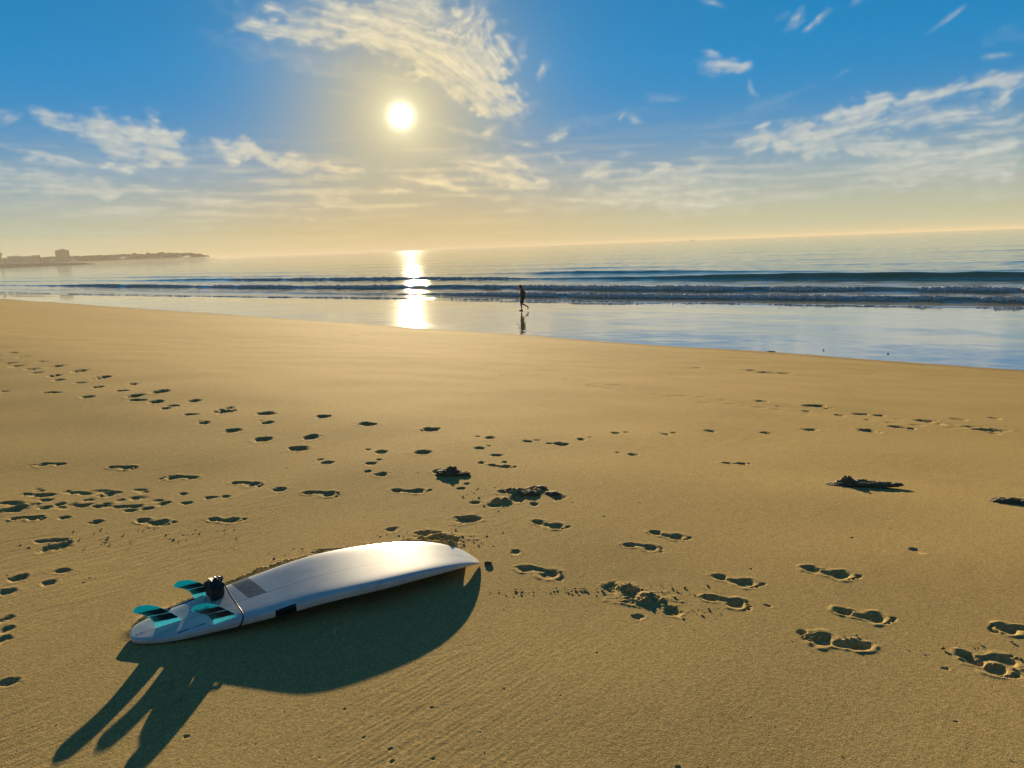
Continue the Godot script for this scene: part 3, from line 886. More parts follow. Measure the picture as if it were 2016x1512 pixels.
func make_wet_sand() -> void:
	var offs := PackedFloat32Array()
	var o := 24.6
	while o < 80.0:
		offs.append(o)
		o += 0.22 if o < 50.0 else 1.2
	offs.append_array([120.0, 400.0])
	var alo := PackedFloat32Array([-900.0, -200.0, -60.0])
	var s := -30.0
	while s < 900.0:
		alo.append(s)
		s += 0.45 if s < 90.0 else (s - 80.0) * 0.1
	var p := PackedVector3Array()
	var uv := PackedVector2Array()
	for v in alo:
		for u in offs:
			var q := shore_point(u, v, 0.0)
			var x := q.x
			var z := q.z
			var y := wet_height(u, along_of(x, z)) if u < 80.0 else SEA - 1.0
			y += 0.012 * n_big.get_noise_2d(x * 0.12, z * 0.12) + 0.011 * n_fine.get_noise_2d(u * 0.20, v * 0.025) * smoothstep(27.0, 29.0, u) + 0.004 * n_fine.get_noise_2d(u * 1.6, v * 0.5) * (1.0 - smoothstep(26.0, 36.0, u)) + 0.003 * n_fine.get_noise_2d(x * 0.5, z * 0.5) + 0.0045 * n_fine.get_noise_2d(u * 0.55 + 20.0, v * 0.85) * smoothstep(-0.3, 0.4, n_big.get_noise_2d(u * 0.15, v * 0.03))
			p.append(Vector3(x, y, z))
			uv.append(Vector2(x, z))
	var w := put("wet_sand", sheet(p, offs.size(), alo.size(), uv), M.wet)
	tag(w, "flat mirror-like wet sand between the dry beach and the surf", "", "", "structure")


# ------------------------------------------------------------------ the sea
# sea frame: t towards the open sea, s along the wave crests to the far left

func sea_point(t: float, s: float, y: float) -> Vector3:
	return Vector3(0.625 * t - 0.781 * s, y, -0.781 * t - 0.625 * s)


# [distance, bend, height, width of the face, seed]
const WAVES := [
	[52.6, -0.030, 0.06, 0.4, 1.0],
	[56.2, -0.010, 0.28, 0.5, 2.0],
	[65.0, 0.0, 0.38, 0.6, 3.0],
	[83.5, 0.0, 0.62, 1.0, 4.0],
	[100.5, 0.0, 0.36, 1.5, 5.0],
	[124.0, 0.0, 0.13, 2.2, 6.0],
	[152.0, 0.0, 0.11, 2.6, 7.0],
	[190.0, 0.0, 0.11, 3.2, 8.0],
	[245.0, 0.0, 0.10, 4.0, 9.0],
]


func wave_center(n: int, s: float) -> float:
	var w: Array = WAVES[n]
	return w[0] + w[1] * s + (0.6 + 0.012 * w[0]) * n_big.get_noise_2d(s * 0.02, w[4] * 10.0) + 0.25 * n_fine.get_noise_2d(s * 0.15, w[4] * 10.0)


func wave_height(n: int, s: float) -> float:
	var w: Array = WAVES[n]
	var h: float = w[2]
	var v := n_big.get_noise_2d(s * 0.025 + 70.0, w[4] * 10.0)
	match n:
		0: return h * (0.8 + 0.5 * v)
		1: return h * (0.85 + 0.4 * v) * (1.0 - 0.75 * smoothstep(45.0, 100.0, s))
		2: return h * (0.9 + 0.3 * v) * (1.0 - 0.4 * smoothstep(120.0, 190.0, s))
		3: return h * (0.55 + 0.5 * (1.0 - smoothstep(20.0, 60.0, s)) + 0.1 * v) * (1.0 - 0.6 * smoothstep(140.0, 200.0, s))
		4: return h * (0.25 + 0.85 * exp(-pow((s - 62.0) / 22.0, 2.0)) + 0.5 * exp(-pow((s - 190.0) / 40.0, 2.0)) + 0.2 * v)
	return h * maxf(0.15, 0.55 + 1.1 * v)


func sea_height(t: float, s: float) -> float:
	var y := SEA
	for n in WAVES.size():
		var w: Array = WAVES[n]
		var d := t - wave_center(n, s)
		var wf: float = w[3]
		if absf(d) > wf * 12.0:
			continue
		var e := exp(-(d * d) / (wf * wf)) if d < 0.0 else exp(-(d * d) / (wf * wf * 11.0))
		y += wave_height(n, s) * e
	return y


func make_sea() -> void:
	var ts := PackedFloat32Array()
	var t := 44.0
	while t < 20000.0:
		ts.append(t)
		t += 0.2 if t < 104.0 else (0.2 + (t - 104.0) * 0.017)
	ts.append(24000.0)
	var ss := PackedFloat32Array([-24000.0, -9000.0, -3000.0, -1000.0, -400.0, -150.0, -80.0, -50.0])
	var s := -35.0
	while s < 30000.0:
		ss.append(s)
		s += 0.6 if s < 130.0 else 0.6 + (s - 130.0) * 0.03
	var p := PackedVector3Array()
	var uv := PackedVector2Array()
	var chop := 0.0
	var tint := PackedColorArray()
	for v in ss:
		var cen := PackedFloat32Array()
		var hei := PackedFloat32Array()
		for n in WAVES.size():
			cen.append(wave_center(n, v))
			hei.append(wave_height(n, v))
		for u in ts:
			var y := SEA
			for n in WAVES.size():
				var d := u - cen[n]
				var wf: float = WAVES[n][3]
				if d < -wf * 4.0 or d > wf * 12.0:
					continue
				y += hei[n] * (exp(-(d * d) / (wf * wf)) if d < 0.0 else exp(-(d * d) / (wf * wf * 11.0)))
			chop = smoothstep(50.0, 66.0, u) * (1.0 - smoothstep(2000.0, 6000.0, u))
			if chop > 0.0 and v > -60.0 and v < 3000.0:
				y += chop * (0.030 * n_fine.get_noise_2d(u * 0.55, v * 0.16) + 0.006 * n_fine.get_noise_2d(u * 1.5 + 7.0, v * 0.6))
				y += chop * 0.03 * n_big.get_noise_2d(u * 0.10, v * 0.02)
				y += chop * 0.030 * n_fine.get_noise_2d(u * 0.22 + 90.0, v * 0.33) * (1.0 - smoothstep(60.0, 400.0, v))
			p.append(sea_point(u, v, y))
			uv.append(Vector2(v, u))
			# sandy surf, greener water outside; tint stands in for sun through the waves
			var surf_blend := 1.0 - smoothstep(66.0, 84.0, u + 6.0 * n_big.get_noise_2d(v * 0.05, u * 0.1))
			tint.append(Color(0.19, 0.25, 0.11).lerp(Color(0.34, 0.27, 0.15), surf_blend))
	var o := put("sea", sheet(p, ts.size(), ss.size(), uv, tint), M.water)
	tag(o, "calm green-grey sea with low rows of waves", "", "", "structure")


func make_foam() -> void:
	# [wave, from, to, label]
	var rows := [
		[0, -20.0, 170.0, "thin foam line at the front edge of the swash"],
		[1, -25.0, 75.0, "white foam on the small broken wave nearest the wet sand"],
		[2, -25.0, 185.0, "white foam along the second row of breaking waves"],
		[3, 62.0, 150.0, "white foam on the outer wave left of the walker"],
	]
	for row in rows:
		var n: int = row[0]
		var w: Array = WAVES[n]
		var wf: float = w[3]
		var nu := 13
		var p := PackedVector3Array()
		var s: float = row[1]
		var nv := 0
		while s < row[2]:
			var c := wave_center(n, s)
			var h := wave_height(n, s)
			var patch := smoothstep(-0.6, 0.05, n_mid.get_noise_2d(s * 0.12, n * 31.0))
			var ends: float = smoothstep(row[1], row[1] + 8.0, s) * (1.0 - smoothstep(row[2] - 30.0, row[2], s))
			var thick := (0.045 + 0.34 * h) * patch * ends
			for i in nu:
				var f := float(i) / (nu - 1)
				var d := lerpf(-1.25, 0.55, f) * wf
				var e := exp(-(d * d) / (wf * wf)) if d < 0.0 else exp(-(d * d) / (wf * wf * 11.0))
				var prof := sin(PI * clampf(f * 1.02, 0.0, 1.0))
				var bump := 0.55 + 0.75 * n_fine.get_noise_2d(s * 2.3, d * 4.0 + n * 50.0) + 0.55 * n_fine.get_noise_2d(s * 6.0, d * 9.0 + n * 50.0)
				var y := SEA + h * e + thick * prof * maxf(bump, -0.4) - 0.02 - 0.05 * (1.0 - prof)
				var push := -thick * prof * bump * 0.9
				p.append(sea_point(c + d + push, s, y))
			nv += 1
			s += 0.10 if s < 60.0 else 0.22
		var o := put("wave_foam", sheet(p, nu, nv), M.foam)
		tag(o, row[3], "foam", "", "stuff")


# ------------------------------------------------------------------ far things

func far_point(az: float, dist: float, y: float) -> Vector3:
	return Vector3(sin(deg_to_rad(az)) * dist, y, -cos(deg_to_rad(az)) * dist)


func profile(table: Array, x: float) -> float:
	if x <= table[0][0]:
		return table[0][1]
	for i in table.size() - 1:
		if x < table[i + 1][0]:
			return lerpf(table[i][1], table[i + 1][1], (x - table[i][0]) / (table[i + 1][0] - table[i][0]))
	return table[-1][1]


func make_headland() -> void:
	# land: a low ridge that runs out to a point; heights in metres by azimuth
	var ridge := [[-60.0, 20.0], [-40.0, 19.0], [-33.0, 17.0], [-30.0, 18.0], [-27.0, 17.0], [-24.0, 18.0], [-22.0, 15.0], [-21.0, 9.0], [-20.0, 3.0], [-19.4, -1.0]]
	var p := PackedVector3Array()
	var cross := [[2380.0, -0.05], [2400.0, 0.10], [2440.0, 0.55], [2500.0, 1.0], [2750.0, 1.05], [3000.0, 0.4], [3200.0, -0.3]]
	var nv := 0
	var az := -60.0
	while az <= -19.3:
		var h := profile(ridge, az)
		for c in cross:
			var y: float = SEA + h * c[1] + 1.6 * n_mid.get_noise_2d(az * 3.0, c[0] * 0.01) * smoothstep(0.0, 0.5, c[1]) - 0.5
			p.append(far_point(az, c[0] + 60.0 * n_big.get_noise_1d(az * 0.6), y))
		nv += 1
		az += 0.1
	# rows run along the azimuth, so turn the sheet over
	var q := PackedVector3Array()
	for j in cross.size():
		for i in nv:
			q.append(p[i * cross.size() + j])
	var land := put("headland", sheet(q, nv, cross.size()), M.land)
	tag(land, "low hazy headland running out to sea at the left", "", "", "structure")
	# the stone bank in front of it
	var bank := PackedVector3Array()
	var nb := 0
	az = -60.0
	while az <= -27.75:
		var h := profile([[-60.0, 9.0], [-33.0, 8.5], [-30.0, 6.5], [-28.4, 5.0], [-27.9, 2.5], [-27.7, -1.0]], az)
		for c in [[2020.0, -1.0], [2024.0, 0.0], [2034.0, 0.75], [2048.0, 1.0], [2064.0, 0.9], [2090.0, -1.0]]:
			var hh: float = h * maxf(c[1], 0.0) + minf(c[1], 0.0)
			bank.append(far_point(az, c[0] + 3.0 * n_fine.get_noise_2d(az * 9.0, c[0]), SEA + hh + 0.8 * n_fine.get_noise_2d(az * 14.0, c[0] * 0.1) * maxf(c[1], 0.0)))
		nb += 1
		az += 0.05
	var qb := PackedVector3Array()
	for j in 6:
		for i in nb:
			qb.append(bank[i * 6 + j])
	var br := put("breakwater", sheet(qb, nb, 6), M.rock)
	tag(br, "low dark stone breakwater ending in a point before the headland", "breakwater")
	# woods that read as one mass
	var crowns := []
	for n in 4:
		crowns.append(crown_mesh(n * 13.0, Vector3(1, 0.8, 1), 0.5))
	for n in 4:
		var mm := MultiMesh.new()
		mm.transform_format = MultiMesh.TRANSFORM_3D
		mm.mesh = crowns[n]
		var where: Array[Transform3D] = []
		for i in 330:
			var a := rng.randf_range(-46.0, -20.9)
			var dist := rng.randf_range(2455.0, 2680.0)
			var h := profile(ridge, a)
			var size := rng.randf_range(3.2, 6.5) * clampf(h / 14.0, 0.3, 1.0)
			where.append(Transform3D(Basis(Vector3.UP, rng.randf() * TAU).scaled(Vector3(size * 1.3, size * rng.randf_range(0.8, 1.2), size * 1.3)), far_point(a, dist, SEA + h * 0.95 + size * 0.25)))
		mm.instance_count = where.size()
		for i in where.size():
			mm.set_instance_transform(i, where[i])
		var wood := MultiMeshInstance3D.new()
		wood.name = numbered("far_wood")
		wood.multimesh = mm
		wood.material_override = M.wood
		add_child(wood)
		tag(wood, "dark mass of trees along the top of the headland", "wood", "woods on the headland", "stuff")
	# two trees that stand clear of the wood
	var t1 := far_tree(-25.45, 2440.0, 26.0, 7.0)
	tag(t1, "broad round tree standing above the headland wood, nearer the tall block", "tree")
	var t2 := far_tree(-24.63, 2440.0, 26.0, 5.5)
	tag(t2, "narrow round tree standing above the headland wood, beside the small square block", "tree")
	# buildings: azimuth, width, height, depth, storeys
	var b1 := block(-29.58, 2430.0, 33.0, 38.0, 16.0, 8, 7)
	part_box(b1, "roof_house", Vector3(22, 2.6, 9), Vector3(0, 39.3, 0), M.concrete)
	part_box(b1, "stair_head", Vector3(7, 2.0, 6), Vector3(1.5, 41.6, 0), M.concrete)
	tag(b1, "tall square apartment block rising above the headland skyline", "building")
	var b2 := block(-32.19, 2420.0, 30.0, 26.5, 14.0, 5, 7)
	part_box(b2, "roof_house", Vector3(8, 2.0, 6), Vector3(3, 27.5, 0), M.concrete)
	tag(b2, "wide flat-roofed block next to the water tower", "building")
	var b3 := block(-31.6, 2420.0, 26.0, 25.5, 14.0, 5, 6)
	tag(b3, "flat-roofed block in the middle of the low row on the headland", "building")
	var b4 := block(-31.03, 2430.0, 20.0, 27.0, 12.0, 5, 5)
	tag(b4, "narrower flat-roofed block at the seaward end of the low row", "building")
	var b5 := block(-23.8, 2440.0, 12.0, 25.0, 10.0, 4, 3)
	tag(b5, "small square block near the outer end of the headland", "building")
	# water tower
	var wt := base("water_tower", far_point(-32.87, 2410.0, SEA))
	put("shaft", tube([Vector3(0, 0, 0), Vector3(0, 31, 0)], [2.4, 2.2], 12), M.concrete, wt)
	put("tank", tube([Vector3(0, 30.5, 0), Vector3(0, 32.5, 0), Vector3(0, 36.5, 0), Vector3(0, 37.5, 0), Vector3(0, 37.9, 0)], [2.2, 4.0, 4.2, 3.6, 0.1], 14), M.concrete, wt)
	tag(wt, "slim water tower at the far left edge of the headland", "tower")
	# white houses on the bank
	for h in [[-32.36, 10.0, "long white house low on the headland below the flat-roofed blocks"], [-30.30, 6.0, "small white house low on the headland below the tall block"]]:
		var wh := base("white_house", far_point(h[0], 2060.0, SEA + 7.0))
		wh.rotation.y = -deg_to_rad(h[0])
		part_box(wh, "wall", Vector3(h[1], 3.4, 5.0), Vector3(0, 1.7, 0), M.plaster)
		var roof := SurfaceTool.new()
		roof.begin(Mesh.PRIMITIVE_TRIANGLES)
		roof.set_smooth_group(-1)
		var x: float = h[1] / 2.0 + 0.3
		hull_faces(roof, PackedVector3Array([Vector3(-x, 3.42, -2.9), Vector3(x, 3.42, -2.9), Vector3(-x, 3.42, 2.9), Vector3(x, 3.42, 2.9), Vector3(-x, 4.9, 0), Vector3(x, 4.9, 0)]), Vector3(0, 3.9, 0))
		roof.generate_normals()
		put("roof", roof.commit(), M.plaster, wh)
		tag(wh, h[2], "house", "white houses on the shore of the headland")


func part_box(o: Node3D, called: String, size: Vector3, at: Vector3, m: Material) -> MeshInstance3D:
	return put(called, box(size, at), m, o)


func block(az: float, dist: float, width: float, height: float, depth: float, storeys: int, bays: int) -> Node3D:
	var o := base("apartment_block", far_point(az, dist, SEA))
	o.rotation.y = -deg_to_rad(az)
	part_box(o, "wall", Vector3(width, height, depth), Vector3(0, height / 2.0, 0), M.concrete)
	var step := (height - 8.0) / storeys
	var wmesh := box(Vector3(width / bays * 0.55, step * 0.55, 0.3))
	for j in storeys:
		for i in bays:
			var w := put("window", wmesh, M.window, o)
			w.position = Vector3((i + 0.5) * width / bays - width / 2.0, 6.0 + (j + 0.5) * step, depth / 2.0 + 0.05)
	part_box(o, "parapet", Vector3(width + 0.6, 0.8, depth + 0.6), Vector3(0, height + 0.42, 0), M.concrete)
	return o


func crown_mesh(key: float, size: Vector3, rough: float) -> ArrayMesh:
	return lump(key, size, rough, 9, 14)


func far_tree(az: float, dist: float, top: float, radius: float) -> Node3D:
	var o := base("tree", far_point(az, dist, SEA + 8.0))
	var h := top - 8.0
	put("trunk", tube([Vector3.ZERO, Vector3(0.3, h * 0.4, 0), Vector3(0, h * 0.75, 0)], [0.8, 0.6, 0.3], 8), M.rock, o)
	# crown: many leaf clumps through an uneven volume
	var st := SurfaceTool.new()
	st.begin(Mesh.PRIMITIVE_TRIANGLES)
	st.set_smooth_group(-1)
	var r := RandomNumberGenerator.new()
	r.seed = int(absf(az) * 100.0)
	for i in 900:
		var d := Vector3(r.randfn(), r.randfn(), r.randfn()).normalized()
		var lobe := 1.0 + 0.35 * n_mid.get_noise_3d(d.x * 1.4 + az, d.y * 1.4, d.z * 1.4)
		var c := Vector3(0, h - radius * 0.85, 0) + d * radius * lobe * pow(r.randf(), 0.4) * Vector3(1.0, 0.82, 1.0)
		var n := Vector3(r.randfn(), r.randfn(), r.randfn()).normalized()
		var u := n.cross(Vector3.UP).normalized() * r.randf_range(0.5, 1.0)
		var v := n.cross(u) * r.randf_range(0.7, 1.2)
		for w in [c - u, c + v, c + u, c + u, c - v, c - u]:
			st.add_vertex(w)
	st.generate_normals()
	put("crown", st.commit(), M.wood, o)
	return o


func make_mist() -> void:
	# sea mist lying on the water before the point
	var m := FogMaterial.new()
	m.density = 0.0022
	m.albedo = Color(1.0, 0.97, 0.90)
	var f := FogVolume.new()
	f.name = "sea_mist"
	f.shape = RenderingServer.FOG_VOLUME_SHAPE_ELLIPSOID
	f.size = Vector3(1150.0, 16.0, 220.0)
	f.position = far_point(-20.5, 2240.0, SEA + 1.0)
	f.rotation.y = deg_to_rad(20.5)
	f.material = m
	add_child(f)
	var m2 := FogMaterial.new()
	m2.density = 0.00025
	m2.albedo = Color(1.0, 0.97, 0.90)
	var bank := FogVolume.new()
	bank.name = "sea_haze"
	bank.shape = RenderingServer.FOG_VOLUME_SHAPE_ELLIPSOID
	bank.size = Vector3(2600.0, 110.0, 900.0)
	bank.position = far_point(-33.0, 1750.0, SEA)
	bank.rotation.y = deg_to_rad(33.0)
	bank.material = m2
	add_child(bank)
	tag(bank, "thin pale haze over the bay before the headland", "haze", "", "stuff")
	tag(f, "bright low mist on the water before the headland point", "mist", "", "stuff")


func make_ship() -> void:
	var o := base("ship", far_point(13.35, 6200.0, SEA))
	o.rotation.y = -deg_to_rad(13.35)
	var st := SurfaceTool.new()
	st.begin(Mesh.PRIMITIVE_TRIANGLES)
	st.set_smooth_group(-1)
	hull_faces(st, PackedVector3Array([Vector3(-13, -0.5, -3), Vector3(-13, -0.5, 3), Vector3(10, -0.5, -2.4), Vector3(10, -0.5, 2.4), Vector3(-14, 3, -3.4), Vector3(-14, 3, 3.4), Vector3(11, 3.2, -3), Vector3(11, 3.2, 3), Vector3(16, 4, 0)]), Vector3(0, 1.5, 0))
	st.generate_normals()
	put("hull", st.commit(), M.ship, o)
	part_box(o, "wheelhouse", Vector3(6, 4.2, 4.4), Vector3(-5.5, 5.1, 0), M.ship)
	put("mast", tube([Vector3(-4.5, 7.0, 0), Vector3(-4.5, 12.0, 0)], [0.25, 0.12], 8), M.ship, o)
	tag(o, "tiny ship on the horizon right of the walker", "ship")


# ------------------------------------------------------------------ the surfboard
# local frame of the upturned board: x from tail to nose, y out of its bottom, z towards the near rail

const BOARD_LENGTH := 1.7786
const BW := [[0.0, 0.019], [0.01, 0.059], [0.03, 0.088], [0.06, 0.113], [0.12, 0.143], [0.2, 0.170], [0.3, 0.197], [0.42, 0.221], [0.55, 0.232], [0.68, 0.222], [0.78, 0.197], [0.86, 0.164], [0.92, 0.124], [0.96, 0.084], [0.985, 0.048], [1.0, 0.004]]
const BZ := [[0.0, 0.031], [0.1, 0.046], [0.2, 0.072], [0.35, 0.107], [0.5, 0.1377], [0.65, 0.1407], [0.8, 0.1268], [0.9, 0.097], [0.96, 0.058], [1.0, 0.012]]
const BT := [[0.0, 0.026], [0.2, 0.047], [0.35, 0.056], [0.5, 0.060], [0.65, 0.060], [0.8, 0.052], [0.9, 0.038], [1.0, 0.010]]


func curve_at(table: Array, x: float) -> float:
	# smooth interpolation through a table
	var n := table.size()
	var i := 0
	while i < n - 2 and x > table[i + 1][0]:
		i += 1
	var x0: float = table[i][0]
	var x1: float = table[i + 1][0]
	var y0: float = table[i][1]
	var y1: float = table[i + 1][1]
	var m0: float = (y1 - y0) / (x1 - x0)
	var m1 := m0
	if i > 0:
		m0 = (y1 - table[i - 1][1]) / (x1 - table[i - 1][0])
	if i < n - 2:
		m1 = (table[i + 2][1] - y0) / (table[i + 2][0] - x0)
	var h := x1 - x0
	var t := clampf((x - x0) / h, 0.0, 1.0)
	return y0 * (1.0 + 2.0 * t) * (1.0 - t) * (1.0 - t) + m0 * h * t * (1.0 - t) * (1.0 - t) + y1 * t * t * (3.0 - 2.0 * t) + m1 * h * t * t * (t - 1.0)


func board_basis() -> Basis:
	return Basis(Vector3(0.90766, 0.0, -0.41970), Vector3(0.04126, 0.99516, 0.08923), Vector3(0.41767, -0.09830, 0.90327)).orthonormalized()


const BOARD_AT := Vector3(-1.8361, 0.0, -3.3596)


func board_top(s: float, w: float) -> float:
	var half := maxf(curve_at(BW, s), 0.004)
	var t := curve_at(BT, s)
	var f := clampf(absf(w) / half, 0.0, 1.0)
	return curve_at(BZ, s) - t / 2.0 + t / 2.0 * pow(maxf(1.0 - pow(f, 1.0 / 0.28), 0.0), 0.28)


func make_surfboard() -> void:
	var o := base("surfboard", BOARD_AT)
	o.basis = board_basis()
	tag(o, "white surfboard lying upside down on the sand with three teal fins", "surfboard")
	var p := PackedVector3Array()
	var uv := PackedVector2Array()
	var nv := 110
	var nu := 97
	for j in nv:
		var s := float(j) / (nv - 1)
		s = s - 0.9 * sin(TAU * s) / TAU * 0.8
		var half := maxf(curve_at(BW, s), 0.003)
		var t := curve_at(BT, s)
		var zc := curve_at(BZ, s) - t / 2.0
		if j == 0 or j == nv - 1:
			half *= 0.02
			t *= 0.3
		for i in nu:
			var a := TAU * i / (nu - 1)
			var c := cos(a)
			var q := sin(a)
			var w := half * signf(c) * pow(absf(c), 0.28 if q > 0.0 else 0.5)
			var y := t / 2.0 * signf(q) * pow(absf(q), 0.28 if q > 0.0 else 0.75)
			p.append(Vector3(s * BOARD_LENGTH, zc + y, w))
			uv.append(Vector2(s, 0.5 + w / 0.5))
	var gloss := mat(Color(1, 1, 1), 0.32)
	gloss.albedo_texture = board_print()
	gloss.clearcoat_enabled = true
	gloss.clearcoat = 0.2
	gloss.metallic_specular = 0.35
	gloss.clearcoat_roughness = 0.12
	gloss.texture_repeat = false
	# the ring runs from the near rail over the bottom, so the sheet faces outwards
	put("board_body", sheet(p, nu, nv, uv, PackedColorArray(), true), gloss, o)
	# fins: trailing and leading foot along the board, distance from the middle, lean
	var fin_mat := StandardMaterial3D.new()
	fin_mat.albedo_texture = fin_print()
	fin_mat.roughness = 0.25
	fin_mat.backlight_enabled = true
	fin_mat.backlight = Color(0.95, 0.95, 0.95)
	fin_mat.texture_repeat = false
	var fin_shape := fin_mesh()
	var box_mesh := box(Vector3(0.118, 0.004, 0.010), Vector3.ZERO, 0.0015)
	for f in [[0.066, 0.022, -0.40, 0.93], [0.206, 0.155, -0.32, 0.89], [0.168, -0.138, -0.38, 0.86]]:
		var s: float = f[0]
		var x := s * BOARD_LENGTH
		var y0 := board_top(s, f[1])
		var y1 := board_top(s + 0.06, f[1])
		var holder := put("fin", fin_shape, fin_mat, o)
		holder.position = Vector3(x, y0 - 0.003, f[1])
		holder.rotation = Vector3(f[2], 0, atan2(y1 - y0, 0.06 * BOARD_LENGTH))
		holder.scale = Vector3.ONE * f[3]
		var plug := put("fin_box", box_mesh, M.black if f[1] == 0.0 else M.plaster, holder)
		plug.position = Vector3(0.058, 0.0035, 0)
	# leash plug
	var lp := put("leash_plug", tube([Vector3(0, -0.004, 0), Vector3(0, 0.002, 0), Vector3(0, 0.0025, 0)], [0.012, 0.012, 0.004], 14), M.black, o)
	lp.position = Vector3(0.285 * BOARD_LENGTH, board_top(0.285, 0.17) + 0.001, 0.17)
	lp.scale = Vector3.ONE * 0.6


func fin_mesh() -> ArrayMesh:
	var le := [[0.0, 0.112], [0.025, 0.101], [0.051, 0.083], [0.075, 0.062], [0.101, 0.037], [0.12, 0.013], [0.132, -0.008], [0.1375, -0.028], [0.1405, -0.046], [0.141, -0.053]]
	var te := [[0.0, 0.0], [0.02, -0.002], [0.042, -0.007], [0.06, -0.014], [0.072, -0.022], [0.085, -0.035], [0.097, -0.051], [0.108, -0.067], [0.1157, -0.077], [0.122, -0.080], [0.1287, -0.078], [0.135, -0.070], [0.139, -0.062], [0.141, -0.056]]
	var hs := [0.0, 0.012, 0.024, 0.036, 0.048, 0.060, 0.070, 0.080, 0.088, 0.096, 0.104, 0.110, 0.116, 0.122, 0.128, 0.132, 0.1355, 0.138, 0.1398, 0.141]
	var nu := 25
	var p := PackedVector3Array()
	var uv := PackedVector2Array()
	for h in hs:
		var a := profile(te, h)
		var b := profile(le, h)
		for i in nu:
			var th := TAU * i / (nu - 1)
			var c := 0.5 + 0.5 * cos(th)
			var thick: float = 0.0042 * (1.0 - 0.75 * h / 0.141)
			var z: float = thick * sin(th) * (0.6 + 0.4 * c) * minf(1.0, (b - a) / 0.07)
			p.append(Vector3(lerpf(a, b, c) * 1.08, h * 0.98, -z))
			uv.append(Vector2(c, h / 0.141))
	return sheet(p, nu, hs.size(), uv, PackedColorArray(), true)


func fin_print() -> ImageTexture:
	# resin bands: milky foot, dark band, pale line, dark band, teal tip
	var n := 128
	var im := Image.create(n, n, false, Image.FORMAT_RGB8)
	for j in n:
		var v := (j + 0.5) / n
		for i in n:
			var u := (i + 0.5) / n
			var teal := Color(0.02, 0.50, 0.60)
			var dark := Color(0.006, 0.016, 0.028)
			var pale := Color(0.32, 0.80, 0.92)
			var green := Color(0.01, 0.22, 0.26)
			var dk := dark.lerp(green, smoothstep(0.5, 0.05, u))
			var c := teal
			var vv := v + 0.10 * (u - 0.5)
			if vv < 0.22:
				c = pale.lerp(teal, 0.25)
			elif vv < 0.235:
				c = dk
			elif vv < 0.47:
				c = dk
			elif vv < 0.495:
				c = pale
			else:
				c = dk.lerp(teal, smoothstep(0.68, 0.76, vv))
			if u < 0.035 or (u > 0.975 and v > 0.25):
				c = c.lerp(pale, 0.6)
			im.set_pixel(i, j, c.linear_to_srgb())
	return ImageTexture.create_from_image(im)


func board_print() -> ImageTexture:
	var nx := 1400
	var ny := 400
	var im := Image.create(nx, ny, false, Image.FORMAT_RGB8)
	var soil := FastNoiseLite.new()
	soil.seed = 4
	soil.frequency = 0.012
	soil.fractal_octaves = 5
	var grit := RandomNumberGenerator.new()
	grit.seed = 31
	var scuff := FastNoiseLite.new()
	scuff.seed = 8
	scuff.frequency = 0.05
	for j in ny:
		var w := ((j + 0.5) / ny - 0.5) * 0.5
		for i in nx:
			var s := (i + 0.5) / nx
			var g := 0.64 + 0.07 * soil.get_noise_2d(i, j) + 0.045 * scuff.get_noise_2d(i * 0.10, j)
			var c := Color(g, g * 0.985, g * 0.91)
			# wax smears and stuck sand
			var wax := smoothstep(0.18, 0.42, soil.get_noise_2d(i * 0.8 + 3000.0, j * 1.6))
			c = c.lerp(Color(0.50, 0.46, 0.38), wax * 0.35)
			if grit.randf() < 0.0025 + 0.010 * wax:
				c = Color(0.34, 0.26, 0.14)
			# stringer
			if absf(w - 0.022) < 0.0016 and s > 0.025:
				c = Color(0.22, 0.20, 0.17)
			# grey panel between stringer and far rail
			var lean := 0.034 / 0.19 * (w + 0.168)
			if w > -0.19 and w < 0.0195 and s > 0.268 + lean and s < 0.318 + lean:
				var q := 0.15 + 0.05 * soil.get_noise_2d(i * 3.0, j * 3.0)
				c = Color(q, q * 0.97, q * 0.84)
			# black bar on the near rail
			if w > 0.204 and s > 0.358 and s < 0.412:
				c = Color(0.012, 0.012, 0.014)
			# faint panel edges
			if w < -0.02 and absf(s - 0.250 - lean) < 0.0012:
				c = c * 0.85
			im.set_pixel(i, j, c.linear_to_srgb())
	# scratches
	for n in 46:
		var s0 := grit.randf_range(0.05, 0.95)
		var w0 := grit.randf_range(-0.2, 0.2)
		var turn := grit.randf_range(-0.35, 0.35)
		var length := grit.randf_range(0.01, 0.06)
		var tone := Color(0.42, 0.40, 0.34).linear_to_srgb() if n % 3 else Color(0.86, 0.85, 0.80).linear_to_srgb()
		ink_stroke(im, [[s0, w0], [s0 + length, w0 + turn * length]], 1.0, tone)
	# printed marks near the tail
	var ink := Color(0.02, 0.03, 0.16).linear_to_srgb()
	ink_stroke(im, [[0.118, 0.120], [0.130, 0.118], [0.142, 0.117]], 9.0, ink)
	ink_stroke(im, [[0.140, 0.117], [0.152, 0.119], [0.160, 0.119]], 3.0, ink)
	ink_stroke(im, [[0.158, 0.120], [0.168, 0.119], [0.178, 0.121], [0.186, 0.120]], 6.0, ink)
	ink_stroke(im, [[0.014, 0.020], [0.022, 0.026], [0.014, 0.034], [0.024, 0.040]], 3.0, ink)
	ink_stroke(im, [[0.024, 0.018], [0.032, 0.024], [0.026, 0.034], [0.034, 0.038], [0.038, 0.030]], 3.0, ink)
	ink_stroke(im, [[0.150, -0.062], [0.165, -0.058], [0.185, -0.056]], 3.0, ink)
	return ImageTexture.create_from_image(im)


